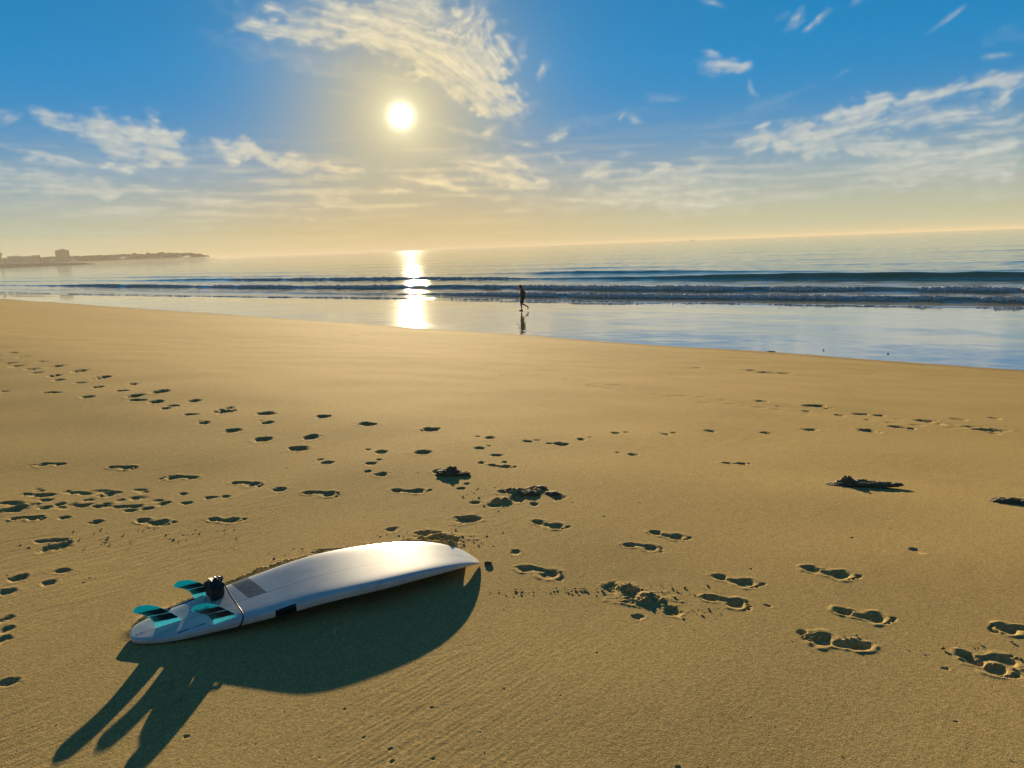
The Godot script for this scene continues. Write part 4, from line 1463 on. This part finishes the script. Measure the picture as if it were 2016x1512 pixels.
func ink_stroke(im: Image, pts: Array, width: float, c: Color) -> void:
	for n in pts.size() - 1:
		for k in 40:
			var t := k / 39.0
			var x: float = lerpf(pts[n][0], pts[n + 1][0], t) * im.get_width()
			var y: float = (lerpf(pts[n][1], pts[n + 1][1], t) / 0.5 + 0.5) * im.get_height()
			var r := width * (0.7 + 0.3 * sin(t * PI))
			im.fill_rect(Rect2i(int(x - r * 0.35), int(y - r * 0.5), maxi(1, int(r * 0.7)), maxi(1, int(r))), c)


func make_leash() -> void:
	var o := base("surf_leash", BOARD_AT)
	o.basis = board_basis()
	tag(o, "black surf leash with padded cuff lying between the fins of the board", "leash")
	var L := BOARD_LENGTH
	# padded cuff folded over itself, on the far side
	var cuff := PackedVector3Array()
	var nu := 33
	var nv := 26
	for j in nv:
		var v := float(j) / (nv - 1)
		var f := sin(PI * clampf(v, 0.0, 1.0))
		for i in nu:
			var a := TAU * i / (nu - 1)
			var rr := 0.025 * pow(f, 0.35) * (1.0 + 0.14 * n_fine.get_noise_3d(cos(a) * 1.5, sin(a) * 1.5, v * 4.0))
			var x := rr * 0.85 * signf(cos(a)) * pow(absf(cos(a)), 0.7)
			var y := rr * 1.25 * signf(sin(a)) * pow(absf(sin(a)), 0.6)
			cuff.append(Vector3(x + 0.012 * sin(v * 3.0), y, -(v - 0.5) * 0.105))
	var c := put("cuff", sheet(cuff, nu, nv, PackedVector2Array(), PackedColorArray(), true), M.black, o)
	c.position = Vector3(0.212 * L, board_top(0.21, -0.1) + 0.040, -0.100)
	c.rotation = Vector3(0.12, 0.35, 0.0)
	c.scale = Vector3(1.9, 1.55, 1.15)
	var flap := put("cuff_strap", box(Vector3(0.030, 0.004, 0.045), Vector3.ZERO, 0.0015), M.black, o)
	flap.position = Vector3(0.218 * L, board_top(0.21, -0.1) + 0.086, -0.115)
	flap.rotation = Vector3(0.2, 0.5, -0.35)
	var sw := put("swivel", tube([Vector3(0, 0, 0), Vector3(0.008, 0, 0), Vector3(0.010, 0, 0), Vector3(0.022, 0, 0), Vector3(0.026, 0, 0), Vector3(0.036, 0, 0)], [0.004, 0.008, 0.005, 0.005, 0.008, 0.004], 12), M.metal, o)
	sw.position = Vector3(0.222 * L, board_top(0.22, -0.13) + 0.086, -0.135)
	sw.rotation = Vector3(0, -0.6, 0.2)
	var buckle := put("buckle", box(Vector3(0.020, 0.012, 0.016), Vector3.ZERO, 0.003), M.metal, o)
	buckle.position = Vector3(0.240 * L, board_top(0.235, -0.12) + 0.076, -0.128)
	buckle.rotation = Vector3(0.3, 0.5, 0.1)
	# cord: from the swivel across the bottom, round the near rail and under the board
	var pts := []
	for q in [[0.240, -0.128, 0.074], [0.250, -0.06, 0.046], [0.260, 0.010, 0.026], [0.270, 0.075, 0.010], [0.277, 0.130, 0.006], [0.278, 0.165, 0.006]]:
		pts.append(Vector3(q[0] * L, board_top(q[0], q[1]) + q[2], q[1]))
	var zr := curve_at(BZ, 0.272)
	var half := curve_at(BW, 0.272)
	pts.append(Vector3(0.274 * L, zr - 0.008, half + 0.002))
	pts.append(Vector3(0.268 * L, zr - 0.028, half + 0.004))
	pts.append(Vector3(0.262 * L, zr - 0.046, half - 0.012))
	pts.append(Vector3(0.256 * L, zr - 0.055, half - 0.060))
	put("cord", tube(smooth_path(pts), [0.0038], 10), M.cord, o)
	# the end strap that runs along the far rail to the tail
	var st := []
	for q in [[0.19, -0.150], [0.165, -0.150], [0.135, -0.146], [0.105, -0.136]]:
		st.append(Vector3(q[0] * L, board_top(q[0], q[1]) + 0.006, q[1]))
	put("rail_saver", tube(smooth_path(st), [0.011], 10, 0.35), M.black, o)
	var st2 := []
	for q in [[0.105, -0.136, 0.006], [0.085, -0.128, 0.002], [0.06, -0.117, -0.012], [0.04, -0.104, -0.020], [0.03, -0.085, -0.030]]:
		st2.append(Vector3(q[0] * L, board_top(q[0], q[1] * 0.97) + q[2], q[1]))
	put("end_cord", tube(smooth_path(st2), [0.005], 8), M.cord, o)
	# thin loop hanging on the near side of the cuff
	var lo := []
	for q in [[0.196, -0.07, 0.030], [0.190, -0.045, 0.010], [0.196, -0.025, 0.003], [0.208, -0.035, 0.004], [0.212, -0.06, 0.020]]:
		lo.append(Vector3(q[0] * L, board_top(q[0], q[1]) + q[2], q[1]))
	put("loop", tube(smooth_path(lo), [0.0018], 8), M.cord, o)


# ------------------------------------------------------------------ the walker

# Blends tapered capsules [a, ra, b, rb] into one surface; planes [normal, distance] cut it off.
func body_surface(st: SurfaceTool, bones: Array, cell: float, blend: float, planes := []) -> void:
	var lo := Vector3(1e9, 1e9, 1e9)
	var hi := -lo
	for b in bones:
		for e in [[b[0], b[1]], [b[2], b[3]]]:
			lo = lo.min(e[0] - Vector3.ONE * (e[1] + cell * 2.0))
			hi = hi.max(e[0] + Vector3.ONE * (e[1] + cell * 2.0))
	var nx := int((hi.x - lo.x) / cell) + 2
	var ny := int((hi.y - lo.y) / cell) + 2
	var nz := int((hi.z - lo.z) / cell) + 2
	var val := PackedFloat32Array()
	val.resize(nx * ny * nz)
	val.fill(1.0)
	# only near each bone
	for b in bones:
		var a: Vector3 = b[0]
		var ba: Vector3 = b[2] - b[0]
		var ll := maxf(ba.dot(ba), 1e-9)
		var ra: float = b[1]
		var rb: float = b[3]
		var m := maxf(ra, rb) + blend + cell * 2.5
		var l2 := a.min(b[2]) - Vector3.ONE * m - lo
		var h2 := a.max(b[2]) + Vector3.ONE * m - lo
		for k in range(maxi(0, int(l2.z / cell)), mini(nz - 1, int(h2.z / cell)) + 1):
			for j in range(maxi(0, int(l2.y / cell)), mini(ny - 1, int(h2.y / cell)) + 1):
				for i in range(maxi(0, int(l2.x / cell)), mini(nx - 1, int(h2.x / cell)) + 1):
					var q := lo + Vector3(i, j, k) * cell - a
					var t := clampf(q.dot(ba) / ll, 0.0, 1.0)
					var d := (q - ba * t).length() - lerpf(ra, rb, t)
					var at := (k * ny + j) * nx + i
					var old := val[at]
					var h := maxf(blend - absf(old - d), 0.0) / blend
					val[at] = minf(old, d) - h * h * blend * 0.25
	for pl in planes:
		for k in nz:
			for j in ny:
				for i in nx:
					var at := (k * ny + j) * nx + i
					val[at] = maxf(val[at], (lo + Vector3(i, j, k) * cell).dot(pl[0]) - pl[1])
	var where := {}
	var verts := PackedVector3Array()
	var norms := PackedVector3Array()
	var step := [1, nx, nx * ny]
	for k in nz - 1:
		for j in ny - 1:
			for i in nx - 1:
				var at := (k * ny + j) * nx + i
				var first := val[at] < 0.0
				var same := true
				for c in range(1, 8):
					if (val[at + (c & 1) + ((c >> 1) & 1) * nx + (c >> 2) * nx * ny] < 0.0) != first:
						same = false
						break
				if same:
					continue
				var sum := Vector3.ZERO
				var n := 0
				for c in 8:
					for ax in 3:
						if c & (1 << ax):
							continue
						var a := at + (c & 1) + ((c >> 1) & 1) * nx + (c >> 2) * nx * ny
						var b: int = a + step[ax]
						if (val[a] < 0.0) != (val[b] < 0.0):
							var q := Vector3(c & 1, (c >> 1) & 1, c >> 2)
							q[ax] += val[a] / (val[a] - val[b])
							sum += q
							n += 1
				where[at] = verts.size()
				verts.append(lo + (Vector3(i, j, k) + sum / n) * cell)
				norms.append(Vector3(val[at + 1] - val[at], val[at + nx] - val[at], val[at + nx * ny] - val[at]).normalized())
	for at in where:
		var i: int = at % nx
		var j: int = (at / nx) % ny
		var k: int = at / (nx * ny)
		if i == 0 or j == 0 or k == 0:
			continue
		for ax in 3:
			if (val[at] < 0.0) == (val[at + step[ax]] < 0.0):
				continue
			var u: int = step[(ax + 1) % 3]
			var v: int = step[(ax + 2) % 3]
			var quad := [at - u - v, at - v, at, at - u]
			var ok := true
			for q in quad:
				ok = ok and where.has(q)
			if not ok:
				continue
			if val[at] < 0.0:
				quad.reverse()
			for w in [0, 1, 2, 0, 2, 3]:
				st.set_normal(norms[where[quad[w]]])
				st.add_vertex(verts[where[quad[w]]])


func make_person() -> void:
	var foot := Vector3(0.853, 0, -52.244)
	var o := base("person", Vector3(foot.x, ground(foot.x, foot.z) + 0.012 * n_big.get_noise_2d(foot.x * 0.12, foot.z * 0.12) - 0.004, foot.z))
	o.rotation.y = PI + 0.12      # local x (forward) points to the left in the view
	tag(o, "dark silhouetted walker in hat, shirt and shorts on the wet sand by the surf", "person")
	# joints, in metres; x forward, y up, z to the walker's right
	var pelvis := Vector3(-0.08, 0.93, 0)
	var chest := Vector3(-0.075, 1.25, 0)
	var neck := Vector3(0.0, 1.44, 0)
	var head := Vector3(0.055, 1.585, 0)
	var sh_l := Vector3(-0.03, 1.39, -0.18)
	var sh_r := Vector3(-0.07, 1.39, 0.18)
	var el_l := Vector3(0.10, 1.13, -0.23)
	var wr_l := Vector3(0.28, 0.92, -0.21)
	var el_r := Vector3(-0.28, 1.17, 0.22)
	var wr_r := Vector3(-0.22, 0.93, 0.20)
	var hip_l := Vector3(-0.08, 0.90, -0.095)
	var hip_r := Vector3(-0.07, 0.90, 0.095)
	var kn_r := Vector3(0.03, 0.50, 0.09)
	var an_r := Vector3(-0.01, 0.085, 0.08)
	var kn_l := Vector3(-0.02, 0.50, -0.10)
	var an_l := Vector3(-0.37, 0.27, -0.09)
	var st := SurfaceTool.new()
	st.begin(Mesh.PRIMITIVE_TRIANGLES)
	var bones := [
		[pelvis + Vector3(0, 0, -0.06), 0.115, pelvis + Vector3(0, 0, 0.06), 0.115], [pelvis, 0.13, chest, 0.14],
		[chest + Vector3(0, 0.02, -0.07), 0.115, chest + Vector3(0, 0.02, 0.07), 0.115], [chest, 0.12, neck, 0.062], [sh_l, 0.058, sh_r, 0.058],
		[neck, 0.055, head + Vector3(-0.02, -0.04, 0), 0.056],
		[sh_l, 0.052, el_l, 0.040], [el_l, 0.039, wr_l, 0.027], [sh_r, 0.052, el_r, 0.040], [el_r, 0.039, wr_r, 0.027],
		[hip_l, 0.085, kn_l, 0.056], [kn_l, 0.054, an_l, 0.036], [hip_r, 0.085, kn_r, 0.056], [kn_r, 0.054, an_r, 0.036],
		[kn_l.lerp(an_l, 0.12) + Vector3(-0.012, -0.02, 0), 0.045, kn_l.lerp(an_l, 0.45), 0.045], [kn_r.lerp(an_r, 0.12) + Vector3(-0.025, 0, 0), 0.045, kn_r.lerp(an_r, 0.45) + Vector3(-0.02, 0, 0), 0.044],
		# feet: the standing one flat with its toes a little up, the trailing one on its way up, toes down
		[an_r + Vector3(-0.045, -0.048, 0), 0.036, an_r + Vector3(0.10, -0.052, 0.005), 0.032], [an_r + Vector3(0.09, -0.052, 0.005), 0.034, an_r + Vector3(0.175, -0.050, 0.01), 0.024],
		[an_l + Vector3(-0.035, 0.03, 0), 0.034, an_l + Vector3(-0.045, -0.10, -0.005), 0.032], [an_l + Vector3(-0.045, -0.09, -0.005), 0.034, an_l + Vector3(-0.02, -0.17, -0.01), 0.024],
	]
	body_surface(st, bones, 0.016, 0.035)
	# head with brow, nose, mouth, chin and ears
	var f := head
	body_surface(st, [
		[f + Vector3(-0.018, 0.02, 0), 0.088, f + Vector3(0.015, 0.03, 0), 0.082], [f + Vector3(0.02, -0.05, 0), 0.060, f + Vector3(0.045, -0.085, 0), 0.036],
		[f + Vector3(0.088, 0.015, 0), 0.010, f + Vector3(0.108, -0.025, 0), 0.014], [f + Vector3(0.085, 0.022, -0.035), 0.012, f + Vector3(0.085, 0.022, 0.035), 0.012],
		[f + Vector3(0.083, -0.060, -0.018), 0.008, f + Vector3(0.083, -0.060, 0.018), 0.008], [f + Vector3(-0.01, 0.01, -0.088), 0.014, f + Vector3(-0.012, -0.03, -0.086), 0.010],
		[f + Vector3(-0.01, 0.01, 0.088), 0.014, f + Vector3(-0.012, -0.03, 0.086), 0.010], [f + Vector3(-0.03, -0.05, 0), 0.055, f + Vector3(-0.045, -0.12, 0), 0.052],
	], 0.007, 0.018)
	hand(st, wr_l, (wr_l - el_l).normalized(), -1.0)
	hand(st, wr_r, (wr_r - el_r).normalized(), 1.0)
	st.index()
	put("body", st.commit(), M.skin, o)
	# eyes
	for s in [-1, 1]:
		var e := put("eye", lump(3.0, Vector3(0.011, 0.011, 0.011), 0.0, 8, 10), M.plaster, o)
		e.position = f + Vector3(0.083, 0.004, s * 0.032)
	# hair below the hat
	var hs := SurfaceTool.new()
	hs.begin(Mesh.PRIMITIVE_TRIANGLES)
	body_surface(hs, [[f + Vector3(-0.035, 0.03, 0), 0.090, f + Vector3(-0.045, -0.03, 0), 0.075]], 0.010, 0.02, [[Vector3(0.8, 0.6, 0).normalized(), Vector3(0.8, 0.6, 0).normalized().dot(f + Vector3(0.0, 0.02, 0))]])
	put("hair", hs.commit(), M.black, o)
	# loose shirt with short sleeves, open hem over the hips
	var ss := SurfaceTool.new()
	ss.begin(Mesh.PRIMITIVE_TRIANGLES)
	body_surface(ss, [
		[pelvis + Vector3(-0.01, -0.10, -0.07), 0.145, pelvis + Vector3(-0.01, -0.10, 0.07), 0.145], [pelvis + Vector3(0, -0.10, 0), 0.15, chest, 0.165],
		[chest + Vector3(-0.01, 0.02, -0.08), 0.135, chest + Vector3(-0.01, 0.02, 0.08), 0.135], [chest, 0.13, neck + Vector3(-0.01, -0.01, 0), 0.078], [sh_l, 0.075, sh_r, 0.075],
		[sh_l, 0.075, sh_l.lerp(el_l, 0.85), 0.066], [sh_r, 0.078, sh_r.lerp(el_r, 0.95), 0.072],
	], 0.016, 0.04, [[Vector3(0.1, -1, 0).normalized(), -0.80], [(neck - chest).normalized(), (neck - chest).normalized().dot(neck + Vector3(0, 0.005, 0))]])
	put("shirt", ss.commit(), M.shirt, o)
	# knee-length shorts
	var sk := SurfaceTool.new()
	sk.begin(Mesh.PRIMITIVE_TRIANGLES)
	body_surface(sk, [
		[pelvis + Vector3(0, 0.02, -0.06), 0.130, pelvis + Vector3(0, 0.02, 0.06), 0.130], [hip_l, 0.112, kn_l, 0.092], [hip_r, 0.112, kn_r, 0.092],
	], 0.016, 0.03, [[Vector3(0, -1, 0), -0.545], [Vector3(0, 1, 0), 1.02]])
	put("shorts", sk.commit(), M.shorts, o)
	# sun hat: crown and brim
	var hat := PackedVector3Array()
	var rows := [[0.0, 0.135], [0.045, 0.130], [0.075, 0.115], [0.090, 0.075], [0.093, 0.055], [0.098, 0.025], [0.102, 0.016], [0.150, 0.002], [0.152, -0.003], [0.098, 0.008], [0.090, 0.010]]
	for r in rows:
		for i in 25:
			var a := TAU * i / 24.0
			hat.append(Vector3(cos(a) * r[0] * 1.1, r[1] - 0.012 * cos(a) * (r[0] / 0.15), sin(a) * r[0]))
	var hm := put("hat", sheet(hat, 25, rows.size(), PackedVector2Array(), PackedColorArray(), true), M.hat, o)
	hm.position = f + Vector3(-0.005, 0.035, 0)
	hm.rotation.z = -0.10


func hand(st: SurfaceTool, wrist: Vector3, dir: Vector3, side: float) -> void:
	# a relaxed, slightly curled hand; the thumb leaves the side of the palm
	var fwd := Vector3(1, 0, 0)
	var across := (fwd - dir * fwd.dot(dir)).normalized()      # thumb side looks forward
	var inward := dir.cross(across) * side
	var bones := [[wrist, 0.026, wrist + dir * 0.03, 0.024]]
	for k in 4:
		var c := (1.5 - k) * 0.021
		bones.append([wrist + dir * 0.02 + across * c * 0.7, 0.016, wrist + dir * 0.085 + across * c, 0.0125])
		var ln: float = [0.070, 0.078, 0.072, 0.056][k]
		var a := wrist + dir * 0.088 + across * c
		var b := a + (dir * 0.92 + inward * 0.35).normalized() * ln * 0.5
		var e := b + (dir * 0.62 + inward * 0.78).normalized() * ln * 0.5
		bones.append([a, 0.0095, b, 0.0085])
		bones.append([b, 0.0085, e, 0.0070])
	var ta := wrist + dir * 0.025 + across * 0.030
	var tb := ta + (dir * 0.6 + across * 0.7 + inward * 0.2).normalized() * 0.036
	bones.append([ta, 0.014, tb, 0.0105])
	bones.append([tb, 0.0105, tb + (dir * 0.85 + across * 0.3 + inward * 0.4).normalized() * 0.030, 0.0085])
	body_surface(st, bones, 0.0045, 0.008)


# ------------------------------------------------------------------ small things on the sand

func make_heaps() -> void:
	var heaps := [
		[2.616, -5.686, [[0.0, 0.0, 0.17, 0.055, 0.08], [0.13, 0.02, 0.13, 0.045, 0.06], [-0.05, -0.03, 0.05, 0.095, 0.045], [-0.19, 0.0, 0.07, 0.03, 0.05], [0.27, 0.03, 0.08, 0.025, 0.04]], "crumbly heap of sand with backlit shade in its colour alone on the right of the beach"],
		[-0.540, -5.923, [[0.0, 0.0, 0.09, 0.055, 0.06], [0.03, -0.02, 0.06, 0.075, 0.04], [0.12, 0.02, 0.06, 0.03, 0.04]], "small dark heap of sand among the footprints beyond the board"],
		[3.539, -5.295, [[0.0, 0.0, 0.12, 0.045, 0.06], [-0.12, 0.02, 0.08, 0.022, 0.05], [0.10, 0.02, 0.10, 0.035, 0.06]], "low heap of sand at the right edge of the beach"],
		[0.10, -5.34, [[0.0, 0.0, 0.07, 0.04, 0.05], [-0.12, -0.10, 0.06, 0.03, 0.04], [0.06, -0.12, 0.07, 0.03, 0.04], [0.16, 0.0, 0.05, 0.022, 0.04]], "broken clods of sand round the dug patch in mid beach"],
	]
	for h in heaps:
		var at := Vector3(h[0], ground(h[0], h[1]), h[1])
		var o := base("sand_heap", at)
		for q in h[2]:
			var c := put("clod", lump(q[0] * 50.0 + h[0], Vector3(q[2], q[3] * 0.5, q[4]), 0.38, 22, 32), M.dark_sand, o)
			c.position = Vector3(q[0], q[3] * 0.15, q[1])
		tag(o, h[3], "sand heap", "heaps of dug sand")
	# bits lying on the edge of the wet sand
	var scrap := base("seaweed_scrap", Vector3(9.35, ground(9.35, -27.45) + 0.01, -27.45))
	for q in [[0.0, 0.0, 0.10, 0.03, 0.05], [0.10, 0.01, 0.07, 0.02, 0.03], [-0.09, 0.0, 0.06, 0.015, 0.03]]:
		var f := put("frond", lump(q[0] * 70.0 + 4.0, Vector3(q[2], q[3], q[4]), 0.7), M.black, scrap)
		f.position = Vector3(q[0], 0.01, q[1])
	tag(scrap, "small dark scrap of seaweed at the edge of the wet sand", "seaweed")
	for q in [[11.326, -27.609, "dark pebble on the wet sand near the seaweed scrap"], [13.0, -26.241, "dark pebble on the wet sand farther right than the other"]]:
		var s := put("pebble", lump(q[0], Vector3(0.032, 0.018, 0.026), 0.4), M.rock)
		s.position = Vector3(q[0], ground(q[0], q[1]) + 0.02, q[1])
		tag(s, q[2], "pebble", "pebbles on the wet sand")
	var cl := base("sand_clod", Vector3(-0.17, 0.0, -4.09))
	var cm := put("clod", lump(5.0, Vector3(0.022, 0.009, 0.014), 0.5), M.dark_sand, cl)
	cm.position.y = 0.003
	tag(cl, "single dark clod of sand just beyond the nose of the board", "sand clod")


func make_crumbs() -> void:
	# loose crumbs of sand round the diggings and in short trails: x, z, spread x, spread z, count
	var spots := [
		[2.40, -5.65, 0.14, 0.05, 30], [-0.54, -5.88, 0.16, 0.08, 26], [0.06, -5.35, 0.30, 0.22, 120], [-0.62, -4.52, 0.20, 0.05, 60], [-0.30, -4.40, 0.06, 0.05, 16],
		[0.12, -3.73, 0.30, 0.02, 46], [0.30, -3.74, 0.12, 0.03, 20], [0.80, -3.66, 0.09, 0.04, 16], [0.86, -3.42, 0.06, 0.05, 18], [-1.05, -4.35, 0.20, 0.04, 60],
		[1.42, -3.15, 0.12, 0.02, 20], [1.95, -3.05, 0.16, 0.02, 16], [2.05, -2.82, 0.10, 0.06, 22], [-2.9, -4.75, 0.3, 0.12, 40], [-2.3, -4.7, 0.35, 0.1, 40], [-2.55, -4.05, 0.12, 0.06, 14], [-0.9, -4.0, 0.0, 0.0, 0],
	]
	var mm := MultiMesh.new()
	mm.transform_format = MultiMesh.TRANSFORM_3D
	mm.mesh = lump(2.0, Vector3.ONE, 0.6, 6, 8)
	var where: Array[Transform3D] = []
	for s in spots:
		for i in s[4]:
			var x: float = s[0] + rng.randfn() * s[2]
			var z: float = s[1] + rng.randfn() * s[3]
			var r := 0.0016 + 0.0045 * pow(rng.randf(), 3.0)
			where.append(Transform3D(Basis(Vector3.UP, rng.randf() * TAU).scaled(Vector3(r * 1.5, r * 0.6, r * 1.2)), Vector3(x, ground(x, z) + r * 0.2, z)))
	mm.instance_count = where.size()
	for i in where.size():
		mm.set_instance_transform(i, where[i])
	var o := MultiMeshInstance3D.new()
	o.name = "sand_crumbs"
	o.multimesh = mm
	o.material_override = M.dark_sand
	add_child(o)
	var sm := MultiMesh.new()
	sm.transform_format = MultiMesh.TRANSFORM_3D
	sm.mesh = lump(8.0, Vector3.ONE, 0.4, 5, 7)
	var bits: Array[Transform3D] = []
	for i in 420:  # pale bits added for white sparkle on the near sand
		var pr := 2.2 + 7.0 * pow(rng.randf(), 1.3)
		var pa := deg_to_rad(rng.randf_range(-37.0, 37.0))
		var x := pr * sin(pa)
		var z := -pr * cos(pa)
		var r := rng.randf_range(0.0009, 0.0022)
		bits.append(Transform3D(Basis(Vector3.UP, rng.randf() * TAU).scaled(Vector3(r * 1.4, r * 0.7, r)), Vector3(x, ground(x, z) + 0.0015, z)))
	sm.instance_count = bits.size()
	for i in bits.size():
		sm.set_instance_transform(i, bits[i])
	var grit := MultiMeshInstance3D.new()
	grit.name = "sparkle_grit"
	grit.multimesh = sm
	grit.material_override = M.plaster
	add_child(grit)
	tag(grit, "tiny pale grains added as sparkle over the near sand", "shell grit", "", "stuff")
	tag(o, "loose crumbs of sand scattered round the footprints", "sand crumbs", "", "stuff")
